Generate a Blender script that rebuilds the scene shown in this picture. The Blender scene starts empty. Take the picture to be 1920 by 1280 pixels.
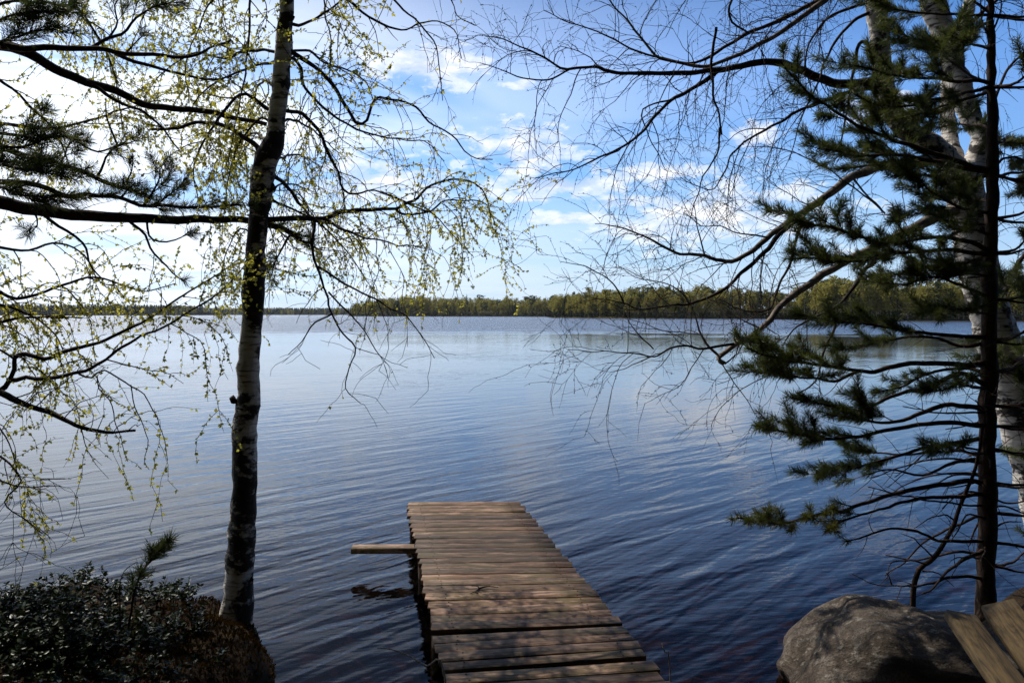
import bpy, math, random
import numpy as np
from mathutils import Vector, Matrix
RS = np.random.RandomState
R = math.radians
scene = bpy.context.scene
col = scene.collection

# ------------------------------------------------------------------ camera
CAM_H = 1.92
PITCH = math.atan(51.0 / 1550.0)
cam_d = bpy.data.cameras.new('camera')
cam = bpy.data.objects.new('camera', cam_d)
col.objects.link(cam)
cam.location = (0, 0, CAM_H)
cam.rotation_euler = (R(90) - PITCH, 0, 0)
cam_d.sensor_width = 22.3
cam_d.lens = 18.0
cam_d.clip_start = 0.05
cam_d.clip_end = 9000
scene.camera = cam

# ------------------------------------------------------------------ light, sky, exposure
SUN_AZ, SUN_EL = -43.0, 51.0          # degrees; azimuth from the view axis, negative = left
scene.view_settings.view_transform = 'Standard'
scene.view_settings.look = 'None'
scene.view_settings.gamma = 1.0
scene.view_settings.exposure = 0.2
sd = bpy.data.lights.new('sun', 'SUN')
sd.energy = 4.2
sd.angle = R(0.53)
sd.color = (1.0, 0.93, 0.82)
sun = bpy.data.objects.new('sun', sd)
col.objects.link(sun)
_a, _e = R(SUN_AZ), R(SUN_EL)
to_sun = Vector((math.sin(_a) * math.cos(_e), math.cos(_a) * math.cos(_e), math.sin(_e)))
sun.rotation_euler = to_sun.to_track_quat('Z', 'Y').to_euler()
sun.location = (-20, 20, 30)

world = bpy.data.worlds.new('World')
scene.world = world
world.use_nodes = True
world.cycles.sampling_method = 'MANUAL'
world.cycles.sample_map_resolution = 512


class NT:
    """small node helper"""
    def __init__(s, tree):
        s.t = tree
        s.t.nodes.clear()

    def n(s, typ, **kw):
        nd = s.t.nodes.new(typ)
        for k, v in kw.items():
            if k == 'inp':
                for i, val in v.items():
                    if hasattr(val, 'is_linked'):
                        s.t.links.new(val, nd.inputs[i])
                    else:
                        nd.inputs[i].default_value = val
            else:
                setattr(nd, k, v)
        return nd

    def math(s, op, a, b=0.0, c=None, clamp=False):
        nd = s.n('ShaderNodeMath', operation=op, use_clamp=clamp)
        for i, v in enumerate((a, b, c)):
            if v is None:
                continue
            if hasattr(v, 'is_linked'):
                s.t.links.new(v, nd.inputs[i])
            else:
                nd.inputs[i].default_value = v
        return nd.outputs[0]

    def ramp(s, fac, stops, interp='LINEAR'):
        nd = s.n('ShaderNodeValToRGB')
        cr = nd.color_ramp
        cr.interpolation = interp
        while len(cr.elements) > 1:
            cr.elements.remove(cr.elements[-1])
        for i, (p, c) in enumerate(stops):
            c = c if isinstance(c, (tuple, list)) else (c, c, c)
            if i == 0:
                e = cr.elements[0]; e.position = p
            else:
                e = cr.elements.new(p)
            e.color = tuple(c[:3]) + (1,)
        s.t.links.new(fac, nd.inputs[0])
        return nd.outputs[0]

    def mix(s, fac, a, b):
        nd = s.n('ShaderNodeMix', data_type='RGBA')
        for i, v in ((0, fac), (6, a), (7, b)):
            if hasattr(v, 'is_linked'):
                s.t.links.new(v, nd.inputs[i])
            else:
                nd.inputs[i].default_value = v if i == 0 else (tuple(v[:3]) + (1,))
        return nd.outputs[2]

    def noise(s, vec, scale, detail=4, rough=0.55, dist=0.0, dims='3D'):
        nd = s.n('ShaderNodeTexNoise', noise_dimensions=dims)
        s.t.links.new(vec, nd.inputs['Vector'])
        nd.inputs['Scale'].default_value = scale
        nd.inputs['Detail'].default_value = detail
        nd.inputs['Roughness'].default_value = rough
        nd.inputs['Distortion'].default_value = dist
        return nd.outputs[0]

    def mapping(s, vec, loc=(0, 0, 0), rot=(0, 0, 0), scale=(1, 1, 1)):
        nd = s.n('ShaderNodeMapping')
        s.t.links.new(vec, nd.inputs[0])
        nd.inputs[1].default_value = loc
        nd.inputs[2].default_value = rot
        nd.inputs[3].default_value = scale
        return nd.outputs[0]

    def rotscale(s, vec, rot, scale, loc=(0, 0, 0)):
        return s.mapping(s.mapping(vec, rot=(0, 0, rot)), loc=loc, scale=scale)

    def link(s, a, b):
        s.t.links.new(a, b)


def build_world():
    w = NT(world.node_tree)
    sky = w.n('ShaderNodeTexSky', sky_type='NISHITA')
    sky.sun_disc = False
    sky.sun_elevation = R(SUN_EL)
    sky.sun_rotation = R(SUN_AZ)          # measured clockwise from +Y
    sky.altitude = 100
    sky.air_density = 1.0
    sky.dust_density = 0.9
    sky.ozone_density = 2.0
    tc = w.n('ShaderNodeTexCoord').outputs['Generated']
    nrm = w.n('ShaderNodeVectorMath', operation='NORMALIZE')
    w.link(tc, nrm.inputs[0])
    sep = w.n('ShaderNodeSeparateXYZ')
    w.link(nrm.outputs[0], sep.inputs[0])
    X, Y, Z = sep.outputs
    az = w.math('ARCTAN2', X, Y)
    el = w.math('ARCSINE', Z)
    # flat cloud layer: direction projected to a plane
    zz = w.math('ADD', w.math('MAXIMUM', Z, 0.0), 0.10)
    px_ = w.math('DIVIDE', X, zz)
    py_ = w.math('DIVIDE', Y, zz)
    cmb = w.n('ShaderNodeCombineXYZ', inp={0: px_, 1: py_, 2: 0.0})
    pl = cmb.outputs[0]
    veil_n = w.noise(w.mapping(pl, loc=(3.1, 0.4, 0), scale=(0.55, 1.0, 1)), 0.85, 4, 0.58, 0.6)
    veil = w.ramp(veil_n, [(0.30, 0.0), (0.58, 0.62), (0.8, 0.9)], 'EASE')
    # thicker veil towards the sun's side of the sky, thin on the other
    side = w.ramp(w.math('MULTIPLY_ADD', az, -0.5, 0.5, clamp=True), [(0.28, 0.10), (0.40, 0.35), (0.50, 0.65), (0.60, 1.3), (0.70, 1.6)])
    veil = w.math('MULTIPLY', veil, side)
    veil = w.math('ADD', veil, w.ramp(w.math('MULTIPLY_ADD', az, -0.5, 0.5, clamp=True), [(0.52, 0.0), (0.70, 0.20)]), clamp=True)
    # the veil thins out higher up
    hi = w.ramp(w.math('MULTIPLY', el, 1.0), [(0.24, 1.0), (0.46, 0.45), (0.9, 0.28)])
    veil = w.math('MULTIPLY', veil, hi)
    # pale haze low over the horizon, all round
    low = w.math('POWER', 2.718, w.math('MULTIPLY', w.math('MAXIMUM', el, 0.0), -7.5))
    # small fair-weather clouds, low over the lake: (azimuth, elevation, half width, half height)
    ae = w.n('ShaderNodeCombineXYZ', inp={0: az, 1: el, 2: 0.0}).outputs[0]
    cn = w.noise(w.mapping(ae, scale=(1, 2.1, 1)), 22.0, 6, 0.62)
    blobs = [(800, 128, 120, 40), (985, 165, 34, 9), (980, 290, 110, 60), (1060, 350, 160, 26),
             (1000, 372, 110, 9), (1060, 412, 110, 14), (1410, 258, 38, 26), (1640, 205, 75, 26),
             (1330, 400, 220, 60), (700, 340, 150, 45), (1230, 325, 120, 18)]
    cum = None
    for (bx, by, bw, bh) in blobs:
        a0 = math.atan((bx - 960) / 1550)
        e0 = math.atan((589 - by) / 1550 * math.cos(a0))
        wa, we = bw / 1550 * 1.15, bh / 1550 * 1.15
        vm = w.n('ShaderNodeVectorMath', operation='MULTIPLY_ADD')
        w.link(ae, vm.inputs[0])
        vm.inputs[1].default_value = (1 / wa, 1 / we, 0)
        vm.inputs[2].default_value = (-a0 / wa, -e0 / we, 0)
        ln = w.n('ShaderNodeVectorMath', operation='LENGTH')
        w.link(vm.outputs[0], ln.inputs[0])
        f = ln.outputs['Value']
        cum = f if cum is None else w.math('MINIMUM', cum, f)
    cum = w.math('SUBTRACT', 1.0, w.math('MINIMUM', cum, 2.2))
    cm = w.math('ADD', w.math('MULTIPLY', cum, 0.55), w.math('MULTIPLY', w.math('SUBTRACT', cn, 0.5), 2.3))
    # the same kind of cloud scattered over the rest of the sky
    sc_n = w.noise(w.mapping(pl, loc=(7.7, 2.2, 0), scale=(0.7, 1.0, 1)), 1.6, 4, 0.6)
    sc = w.ramp(sc_n, [(0.60, 0.0), (0.72, 0.75)], 'EASE')
    behind = w.ramp(w.math('MULTIPLY_ADD', Y, 0.5, 0.5), [(0.55, 1.0), (0.8, 0.0)])
    sc = w.math('MULTIPLY', sc, behind)
    cmask = w.ramp(cm, [(0.02, 0.0), (0.30, 0.5), (0.75, 0.9)], 'EASE')
    cmask = w.math('MAXIMUM', cmask, sc)
    shade = w.ramp(cn, [(0.42, (7.4, 7.8, 8.9)), (0.60, (10.5, 10.5, 10.7))])
    hs = w.n('ShaderNodeHueSaturation', inp={0: 0.487, 1: 1.4, 2: 1.0, 3: 1.0})
    w.link(sky.outputs[0], hs.inputs['Color'])
    wb = w.n('ShaderNodeMix', data_type='RGBA', blend_type='MULTIPLY')
    wb.inputs[0].default_value = 1.0
    w.link(hs.outputs[0], wb.inputs[6]); wb.inputs[7].default_value = (0.50, 0.86, 1.36, 1)
    # thin cloud and haze scatter light forward: brighter the nearer to the sun
    dt = w.n('ShaderNodeVectorMath', operation='DOT_PRODUCT')
    w.link(nrm.outputs[0], dt.inputs[0]); dt.inputs[1].default_value = tuple(to_sun)
    fwd = w.ramp(w.math('MULTIPLY_ADD', dt.outputs['Value'], 0.5, 0.5), [(0.45, 0.40), (0.75, 0.48), (0.88, 0.60), (0.94, 0.80), (1.0, 1.0)])
    def lit(c):
        m_ = w.n('ShaderNodeVectorMath', operation='SCALE')
        m_.inputs[0].default_value = tuple(v * 2.0 for v in c)
        w.link(fwd, m_.inputs['Scale'])
        return m_.outputs[0]
    hazed = w.mix(w.math('MULTIPLY', low, 0.85), wb.outputs[2], lit((6.6, 8.3, 10.8)))
    veiled = w.mix(veil, hazed, lit((8.4, 9.2, 10.4)))
    und = None
    for (bx, by, bw, bh) in ((1045, 342, 80, 15), (1140, 380, 70, 8), (1060, 425, 60, 6), (1420, 275, 30, 7), (1650, 222, 50, 9)):
        a0 = math.atan((bx - 960) / 1550)
        e0 = math.atan((589 - by) / 1550 * math.cos(a0))
        vm = w.n('ShaderNodeVectorMath', operation='MULTIPLY_ADD')
        w.link(ae, vm.inputs[0])
        vm.inputs[1].default_value = (1550 / bw, 1550 / bh, 0)
        vm.inputs[2].default_value = (-a0 * 1550 / bw, -e0 * 1550 / bh, 0)
        ln = w.n('ShaderNodeVectorMath', operation='LENGTH')
        w.link(vm.outputs[0], ln.inputs[0])
        und = ln.outputs['Value'] if und is None else w.math('MINIMUM', und, ln.outputs['Value'])
    um = w.ramp(w.math('ADD', und, w.math('MULTIPLY', w.math('SUBTRACT', cn, 0.5), 1.2)), [(0.35, 0.75), (1.25, 0.0)], 'EASE')
    shade = w.mix(um, shade, (4.9, 5.7, 8.0))
    # deeper towards the zenith, as the sky in view already is at its top edge
    zen = w.ramp(el, [(0.27, 1.0), (0.45, 0.48), (1.2, 0.36)])
    zs = w.n('ShaderNodeVectorMath', operation='SCALE')
    w.link(veiled, zs.inputs[0]); w.link(zen, zs.inputs['Scale'])
    full = w.mix(cmask, zs.outputs[0], shade)
    bg = w.n('ShaderNodeBackground', inp={0: full, 1: 0.1})
    out = w.n('ShaderNodeOutputWorld')
    w.link(bg.outputs[0], out.inputs[0])


build_world()


# ------------------------------------------------------------------ helpers
def at(px, py, d):
    """photo pixel + distance along the view axis (m) -> world point"""
    v = Vector(((px - 960) / 1550, -(py - 640) / 1550, -1.0))
    v.rotate(cam.rotation_euler)
    k = d / v.y
    return np.array((v.x * k, d, CAM_H + v.z * k))


class MB:
    """collects vertices and faces (numpy) for one mesh"""
    def __init__(s):
        s.v, s.f, s.n = [], [], 0

    def add(s, v, f):
        v = np.asarray(v, float)
        f = np.asarray(f, int)
        s.v.append(v)
        s.f.append(f + s.n)
        s.n += len(v)

    def tube(s, P, r, k=5, cap=True):
        P = np.asarray(P, float)
        n = len(P)
        r = np.broadcast_to(np.asarray(r, float), (n,))
        T = np.gradient(P, axis=0)
        T /= np.linalg.norm(T, axis=1)[:, None] + 1e-9
        m = np.abs(T.mean(0))
        ref = np.eye(3)[int(np.argmin(m))]
        U = np.cross(T, ref)
        U /= np.linalg.norm(U, axis=1)[:, None] + 1e-9
        V = np.cross(T, U)
        a = np.arange(k) * 2 * np.pi / k
        ring = (U[:, None, :] * np.cos(a)[None, :, None] + V[:, None, :] * np.sin(a)[None, :, None]) * r[:, None, None] + P[:, None, :]
        v = ring.reshape(-1, 3)
        i = np.arange(n - 1)[:, None] * k
        j = np.arange(k)[None, :]
        j2 = (j + 1) % k
        f = np.stack([i + j, i + j2, i + k + j2, i + k + j], -1).reshape(-1, 4)
        base = s.n
        s.add(v, f)
        if cap:
            for (c, st) in ((P[0], 0), (P[-1], (n - 1) * k)):
                ci = s.n
                s.v.append(np.array([c])); s.n += 1
                q = np.array([[ci, base + st + x, base + st + (x + 1) % k] for x in range(k)])
                s.f.append(q)

    def build(s, name, mat, parent=None, smooth=False, origin=(0, 0, 0)):
        me = bpy.data.meshes.new(name)
        if s.v:
            V = np.concatenate(s.v) - np.asarray(origin, float)
            loops, starts, tot = [], [], 0
            for f in s.f:
                k = f.shape[1]
                loops.append(f.reshape(-1))
                starts.append(tot + np.arange(len(f)) * k)
                tot += f.size
            L = np.concatenate(loops); S = np.concatenate(starts)
            me.vertices.add(len(V)); me.vertices.foreach_set('co', V.reshape(-1))
            me.loops.add(len(L)); me.loops.foreach_set('vertex_index', L.astype(np.int32))
            me.polygons.add(len(S)); me.polygons.foreach_set('loop_start', S.astype(np.int32))
            if smooth:
                me.polygons.foreach_set('use_smooth', np.ones(len(S), bool))
            me.update(calc_edges=True)
            me.validate()
        if mat:
            me.materials.append(mat)
        o = bpy.data.objects.new(name, me)
        col.objects.link(o)
        if parent is not None:
            o.parent = parent
        return o


def tag(o, label=None, cat=None, group=None, kind=None):
    if label: o['label'] = label
    if cat: o['category'] = cat
    if group: o['group'] = group
    if kind: o['kind'] = kind
    return o


def empty(name, loc, label, cat, group=None):
    o = bpy.data.objects.new(name, None)
    o.empty_display_size = 0.2
    col.objects.link(o)
    o.location = tuple(loc)
    return tag(o, label, cat, group)


def spline(P, n=None, step=0.06):
    """Catmull-Rom resample of a polyline (any dimension)"""
    P = np.asarray(P, float)
    if len(P) == 2:
        m = n or 6
        t = np.linspace(0, 1, m)[:, None]
        return P[0] * (1 - t) + P[1] * t
    Q = np.vstack([2 * P[0] - P[1], P, 2 * P[-1] - P[-2]])
    seg = np.linalg.norm(np.diff(P[:, :3], axis=0), axis=1)
    out = []
    for i in range(len(P) - 1):
        m = max(2, int(seg[i] / step) + 1)
        t = np.linspace(0, 1, m, endpoint=False)[:, None]
        a, b, c, d = Q[i], Q[i + 1], Q[i + 2], Q[i + 3]
        out.append(0.5 * ((2 * b) + (-a + c) * t + (2 * a - 5 * b + 4 * c - d) * t * t + (-a + 3 * b - 3 * c + d) * t ** 3))
    out.append(P[-1:])
    return np.vstack(out)


def unit(v):
    return v / (np.linalg.norm(v) + 1e-9)


# ------------------------------------------------------------------ materials
def material(name):
    m = bpy.data.materials.new(name)
    m.use_nodes = True
    return m, NT(m.node_tree)


def finish(nt, shader):
    o = nt.n('ShaderNodeOutputMaterial')
    nt.link(shader, o.inputs[0])


def principled(nt, color, rough=0.8, spec=0.3, normal=None):
    b = nt.n('ShaderNodeBsdfPrincipled')
    if hasattr(color, 'is_linked'):
        nt.link(color, b.inputs['Base Color'])
    else:
        b.inputs['Base Color'].default_value = tuple(color) + (1,)
    if hasattr(rough, 'is_linked'):
        nt.link(rough, b.inputs['Roughness'])
    else:
        b.inputs['Roughness'].default_value = rough
    b.inputs['Specular IOR Level'].default_value = spec
    if normal is not None:
        nt.link(normal, b.inputs['Normal'])
    return b.outputs[0]


def bump(nt, h, dist=0.01, strength=1.0):
    b = nt.n('ShaderNodeBump')
    b.inputs['Strength'].default_value = strength
    b.inputs['Distance'].default_value = dist
    nt.link(h, b.inputs['Height'])
    return b.outputs[0]


def mat_birch_bark(name='birch_bark', th=0.46):
    m, t = material(name)
    o = t.n('ShaderNodeTexCoord').outputs['Object']
    big = t.noise(t.mapping(o, scale=(2.6, 2.6, 4.2)), 1.0, 5, 0.62, 0.4)
    fine = t.noise(t.mapping(o, scale=(9, 9, 60)), 1.0, 4, 0.6)
    mid = t.noise(t.mapping(o, scale=(14, 14, 24)), 1.0, 5, 0.65)
    s = t.math('ADD', t.math('MULTIPLY', big, 1.0), t.math('MULTIPLY', t.math('SUBTRACT', mid, 0.5), 0.35))
    patch = t.ramp(s, [(th, 0.0), (th + 0.045, 1.0)])
    pale = t.ramp(fine, [(0.34, (0.10, 0.08, 0.07)), (0.46, (0.54, 0.50, 0.45)), (0.7, (0.74, 0.70, 0.65))])
    dark = t.ramp(mid, [(0.35, (0.008, 0.007, 0.006)), (0.7, (0.045, 0.035, 0.03))])
    c = t.mix(patch, pale, dark)
    h = t.math('ADD', t.math('MULTIPLY', patch, 0.6), mid)
    finish(t, principled(t, c, 0.75, 0.25, bump(t, h, 0.012)))
    return m


def mat_bark(name, c0, c1, zs=9.0, xs=26.0, depth=0.01):
    m, t = material(name)
    o = t.n('ShaderNodeTexCoord').outputs['Object']
    a = t.noise(t.mapping(o, scale=(xs, xs, zs)), 1.0, 6, 0.65, 0.5)
    c = t.ramp(a, [(0.32, c0), (0.68, c1)])
    finish(t, principled(t, c, 0.85, 0.2, bump(t, a, depth)))
    return m


def mat_leaf(name, c0, c1, trans=0.5, rough=0.45, spec=0.3, scale=3.0):
    m, t = material(name)
    o = t.n('ShaderNodeTexCoord').outputs['Object']
    a = t.noise(o, scale, 3, 0.6)
    c = t.ramp(a, [(0.35, c0), (0.65, c1)])
    p = principled(t, c, rough, spec)
    if trans <= 0:
        finish(t, p)
        return m
    tr = t.n('ShaderNodeBsdfTranslucent')
    t.link(c, tr.inputs[0])
    mx = t.n('ShaderNodeMixShader')
    mx.inputs[0].default_value = trans
    t.link(p, mx.inputs[1]); t.link(tr.outputs[0], mx.inputs[2])
    finish(t, mx.outputs[0])
    return m


def mat_plank():
    m, t = material('weathered_plank')
    o = t.n('ShaderNodeTexCoord').outputs['Object']
    oi = t.n('ShaderNodeObjectInfo')
    rnd = oi.outputs['Random']
    off = t.n('ShaderNodeCombineXYZ', inp={0: t.math('MULTIPLY', rnd, 37.0), 1: t.math('MULTIPLY', rnd, 91.0), 2: 0.0}).outputs[0]
    ad = t.n('ShaderNodeVectorMath', operation='ADD')
    t.link(o, ad.inputs[0]); t.link(off, ad.inputs[1])
    v = ad.outputs[0]
    grain = t.noise(t.mapping(v, scale=(3.0, 70, 40)), 1.0, 5, 0.6, 0.6)
    blot = t.noise(t.mapping(v, scale=(3.2, 9, 6)), 1.0, 5, 0.65, 0.8)
    alg = t.noise(t.mapping(v, scale=(2.0, 4, 4)), 1.0, 3, 0.6)
    base = t.ramp(grain, [(0.28, (0.042, 0.023, 0.012)), (0.5, (0.13, 0.08, 0.047)), (0.72, (0.29, 0.195, 0.128))])
    dk = t.mix(t.ramp(blot, [(0.42, 0.0), (0.60, 0.85)]), base, (0.045, 0.029, 0.016))
    gr = t.mix(t.math('MULTIPLY', t.ramp(alg, [(0.44, 0.0), (0.60, 0.85)]), 1.0), dk, (0.075, 0.066, 0.026))
    worn = t.noise(t.mapping(v, loc=(3, 8, 0), scale=(5.0, 16, 8)), 1.0, 6, 0.7, 0.5)
    gr = t.mix(t.ramp(worn, [(0.50, 0.0), (0.60, 0.75)]), gr, (0.27, 0.205, 0.165))
    tone = t.ramp(rnd, [(0.0, (0.50, 0.40, 0.32)), (0.5, (0.98, 0.80, 0.67)), (1.0, (1.65, 1.36, 1.16))])
    mul = t.n('ShaderNodeMix', data_type='RGBA', blend_type='MULTIPLY')
    mul.inputs[0].default_value = 1.0
    crack = t.noise(t.mapping(v, scale=(1.6, 120, 60)), 1.0, 3, 0.6, 0.3)
    gr = t.mix(t.ramp(crack, [(0.56, 0.0), (0.62, 0.85)]), gr, (0.022, 0.014, 0.009))
    t.link(gr, mul.inputs[6]); t.link(tone, mul.inputs[7])
    h = t.math('ADD', grain, t.math('MULTIPLY', blot, 0.6))
    finish(t, principled(t, mul.outputs[2], 0.72, 0.3, bump(t, h, 0.006)))
    return m


def mat_rock():
    m, t = material('granite')
    o = t.n('ShaderNodeTexCoord').outputs['Object']
    a = t.noise(t.mapping(o, rot=(0.2, 0.3, 0.2), scale=(2.0, 3.5, 9)), 1.0, 6, 0.65, 0.7)
    b = t.noise(o, 95.0, 5, 0.75)
    l = t.noise(t.mapping(o, loc=(4, 2, 1)), 9.0, 8, 0.72)
    li = t.noise(t.mapping(o, loc=(1, 6, 3)), 16.0, 7, 0.7)
    c = t.ramp(a, [(0.3, (0.045, 0.034, 0.026)), (0.5, (0.17, 0.135, 0.105)), (0.66, (0.33, 0.28, 0.23))])
    c = t.mix(t.ramp(b, [(0.46, 0.0), (0.62, 0.75)]), c, (0.07, 0.055, 0.045))
    c = t.mix(t.ramp(l, [(0.55, 0.0), (0.68, 0.8)]), c, (0.045, 0.04, 0.03))
    c = t.mix(t.ramp(li, [(0.56, 0.0), (0.62, 0.85)]), c, (0.36, 0.33, 0.28))
    h = t.math('ADD', t.math('MULTIPLY', a, 1.8), t.math('ADD', t.math('MULTIPLY', b, 0.5), t.math('MULTIPLY', l, 0.9)))
    finish(t, principled(t, c, 0.9, 0.15, bump(t, h, 0.05)))
    return m


def mat_ground():
    m, t = material('shore_ground')
    g = t.n('ShaderNodeTexCoord').outputs['Object']
    sep = t.n('ShaderNodeSeparateXYZ'); t.link(g, sep.inputs[0])
    z = sep.outputs[2]
    a = t.noise(g, 5.0, 6, 0.65)
    b = t.noise(g, 38.0, 4, 0.7)
    soil = t.ramp(a, [(0.3, (0.010, 0.007, 0.005)), (0.55, (0.026, 0.016, 0.008)), (0.72, (0.045, 0.032, 0.010))])
    soil = t.mix(t.ramp(b, [(0.5, 0.0), (0.7, 0.6)]), soil, (0.06, 0.032, 0.009))
    # lake bed: brown silt with stones
    vor = t.n('ShaderNodeTexVoronoi'); t.link(g, vor.inputs['Vector']); vor.inputs['Scale'].default_value = 9.0
    vc = t.n('ShaderNodeSeparateColor'); t.link(vor.outputs['Color'], vc.inputs[0])
    bed = t.ramp(vc.outputs[0], [(0.2, (0.02, 0.013, 0.009)), (0.7, (0.055, 0.03, 0.018)), (0.95, (0.15, 0.075, 0.04))])
    k = t.ramp(t.math('MULTIPLY_ADD', z, 6.0, 0.5, clamp=True), [(0.35, 0.0), (0.6, 1.0)])
    c = t.mix(k, bed, soil)
    finish(t, principled(t, c, 0.95, 0.1, bump(t, t.math('ADD', a, b), 0.03)))
    return m


def mat_water():
    m, t = material('lake_water')
    g = t.n('ShaderNodeTexCoord').outputs['Object']
    sep = t.n('ShaderNodeSeparateXYZ'); t.link(g, sep.inputs[0])
    X, Y = sep.outputs[0], sep.outputs[1]
    dist = t.math('SQRT', t.math('ADD', t.math('MULTIPLY', X, X), t.math('MULTIPLY', Y, Y)))
    # ripples running in from the open lake; crests lie along (1, 1)
    w1 = t.noise(t.rotscale(g, R(-42), (0.55, 2.6, 1)), 1.0, 2, 0.5, 0.3)
    w2 = t.noise(t.rotscale(g, R(-52), (1.0, 5.2, 1), (9, 3, 0)), 1.0, 2, 0.5, 0.3)
    w3 = t.noise(t.rotscale(g, R(-15), (4.5, 13, 1), (2, 7, 0)), 1.0, 2, 0.5, 0.2)
    calm = t.noise(t.mapping(g, loc=(5, 1, 0), scale=(0.12, 0.12, 1)), 1.0, 3, 0.55)
    amp = t.ramp(calm, [(0.32, 0.35), (0.62, 1.0)])
    # the open water beyond the lee of the shore is ruffled by the wind
    edge = t.math('ADD', dist, t.math('MULTIPLY', t.math('SUBTRACT', calm, 0.5), 60.0))
    wind = t.ramp(t.math('DIVIDE', edge, 200.0, clamp=True), [(0.40, 0.0), (0.50, 1.0)])
    lee = t.ramp(t.math('DIVIDE', dist, 60.0, clamp=True), [(0.10, 1.0), (0.22, 0.5), (0.8, 0.25)])
    h = t.math('ADD', t.math('MULTIPLY', w1, 0.036), t.math('ADD', t.math('MULTIPLY', w2, 0.016), t.math('MULTIPLY', w3, 0.0035)))
    h = t.math('MULTIPLY', t.math('MULTIPLY', h, amp), lee)
    wf = t.noise(t.mapping(g, scale=(0.5, 1.2, 1)), 1.0, 3, 0.6)
    h = t.math('ADD', h, t.math('MULTIPLY', t.math('MULTIPLY', wf, wind), 0.35))
    b = t.n('ShaderNodeBump')
    b.inputs['Strength'].default_value = 1.0
    b.inputs['Distance'].default_value = 1.0
    t.link(h, b.inputs['Height'])
    nrm = b.outputs[0]
    rough = t.ramp(t.math('DIVIDE', edge, 200.0, clamp=True), [(0.0, 0.02), (0.38, 0.06), (0.5, 0.22)])
    gl = t.n('ShaderNodeBsdfGlossy', inp={0: (0.95, 0.97, 1.0, 1)})
    t.link(rough, gl.inputs['Roughness']); t.link(nrm, gl.inputs['Normal'])
    tr = t.n('ShaderNodeBsdfTransparent', inp={0: (0.30, 0.27, 0.24, 1)})
    lw = t.n('ShaderNodeLayerWeight', inp={0: 0.5})
    t.link(nrm, lw.inputs['Normal'])
    refl = t.math('ADD', 0.010, t.math('MULTIPLY', t.math('POWER', lw.outputs['Facing'], 6.3), 0.98), clamp=True)
    mx = t.n('ShaderNodeMixShader')
    t.link(refl, mx.inputs[0]); t.link(tr.outputs[0], mx.inputs[1]); t.link(gl.outputs[0], mx.inputs[2])
    finish(t, mx.outputs[0])
    return m


M = {
    'birch': mat_birch_bark(),
    'birch_pale': mat_birch_bark('pale_birch_bark', 0.54),
    'twig': mat_bark('dark_twig_bark', (0.018, 0.012, 0.010), (0.06, 0.042, 0.034), 12, 30, 0.004),
    'pale_twig': mat_bark('grey_birch_limb_bark', (0.05, 0.037, 0.03), (0.33, 0.28, 0.24), 9, 12, 0.005),
    'pine_bark': mat_bark('pine_bark', (0.014, 0.010, 0.008), (0.065, 0.038, 0.026), 16, 30, 0.012),
    'leaf': mat_leaf('young_birch_leaf', (0.42, 0.41, 0.05), (0.62, 0.56, 0.10), 0.6),
    'needle': mat_leaf('pine_needle', (0.04, 0.06, 0.016), (0.11, 0.13, 0.03), 0.4, 0.5, 0.3, 4.0),
    'needle_y': mat_leaf('yellowish_pine_needle', (0.06, 0.075, 0.014), (0.13, 0.13, 0.02), 0.3, 0.5, 0.3, 4.0),
    'cowberry': mat_leaf('glossy_evergreen_leaf', (0.010, 0.019, 0.006), (0.03, 0.042, 0.012), 0.12, 0.38, 0.16, 9.0),
    'plank': mat_plank(),
    'rock': mat_rock(),
    'ground': mat_ground(),
    'water': mat_water(),
    'moss': mat_leaf('rusty_moss', (0.012, 0.007, 0.003), (0.06, 0.032, 0.006), 0.2, 0.9, 0.05, 6.0),
    'dry': mat_bark('dry_stem', (0.28, 0.21, 0.15), (0.55, 0.46, 0.36), 20, 40, 0.002),
    'far_birch': mat_leaf('far_birch_leaf', (0.20, 0.19, 0.045), (0.33, 0.29, 0.07), 0.5, 0.7, 0.1, 0.25),
    'far_spruce': mat_leaf('far_spruce_needle', (0.028, 0.042, 0.02), (0.055, 0.07, 0.03), 0.2, 0.8, 0.1, 0.3),
    'far_pine': mat_leaf('far_pine_needle', (0.05, 0.065, 0.022), (0.10, 0.11, 0.034), 0.3, 0.8, 0.1, 0.3),
    'far_trunk': mat_bark('far_trunk_bark', (0.07, 0.055, 0.045), (0.3, 0.27, 0.24), 1.0, 3.0, 0.01),
    'far_ground': mat_leaf('far_shore_ground', (0.03, 0.03, 0.012), (0.07, 0.055, 0.025), 0.0, 0.95, 0.05, 0.2),
}
M['nail'] = mat_bark('rusty_nail', (0.02, 0.012, 0.008), (0.07, 0.032, 0.015), 90, 90, 0.001)
M['board'] = mat_bark('yellowed_board', (0.018, 0.012, 0.006), (0.105, 0.072, 0.032), 5.0, 60, 0.004)

# ------------------------------------------------------------------ ground, lake bed and water
SHX = [-40, -12, -8, -3.2, -1.95, -1.56, -1.27, -1.05, -0.85, 0.8, 1.15, 1.4, 1.75, 2.3, 2.9, 3.6, 5, 12, 40]
SHY = [2.0, 4.0, 4.6, 5.25, 5.38, 5.02, 4.3, 3.3, 2.75, 2.55, 2.6, 2.75, 3.05, 4.1, 5.15, 5.6, 6.2, 6.5, 5.0]


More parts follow.
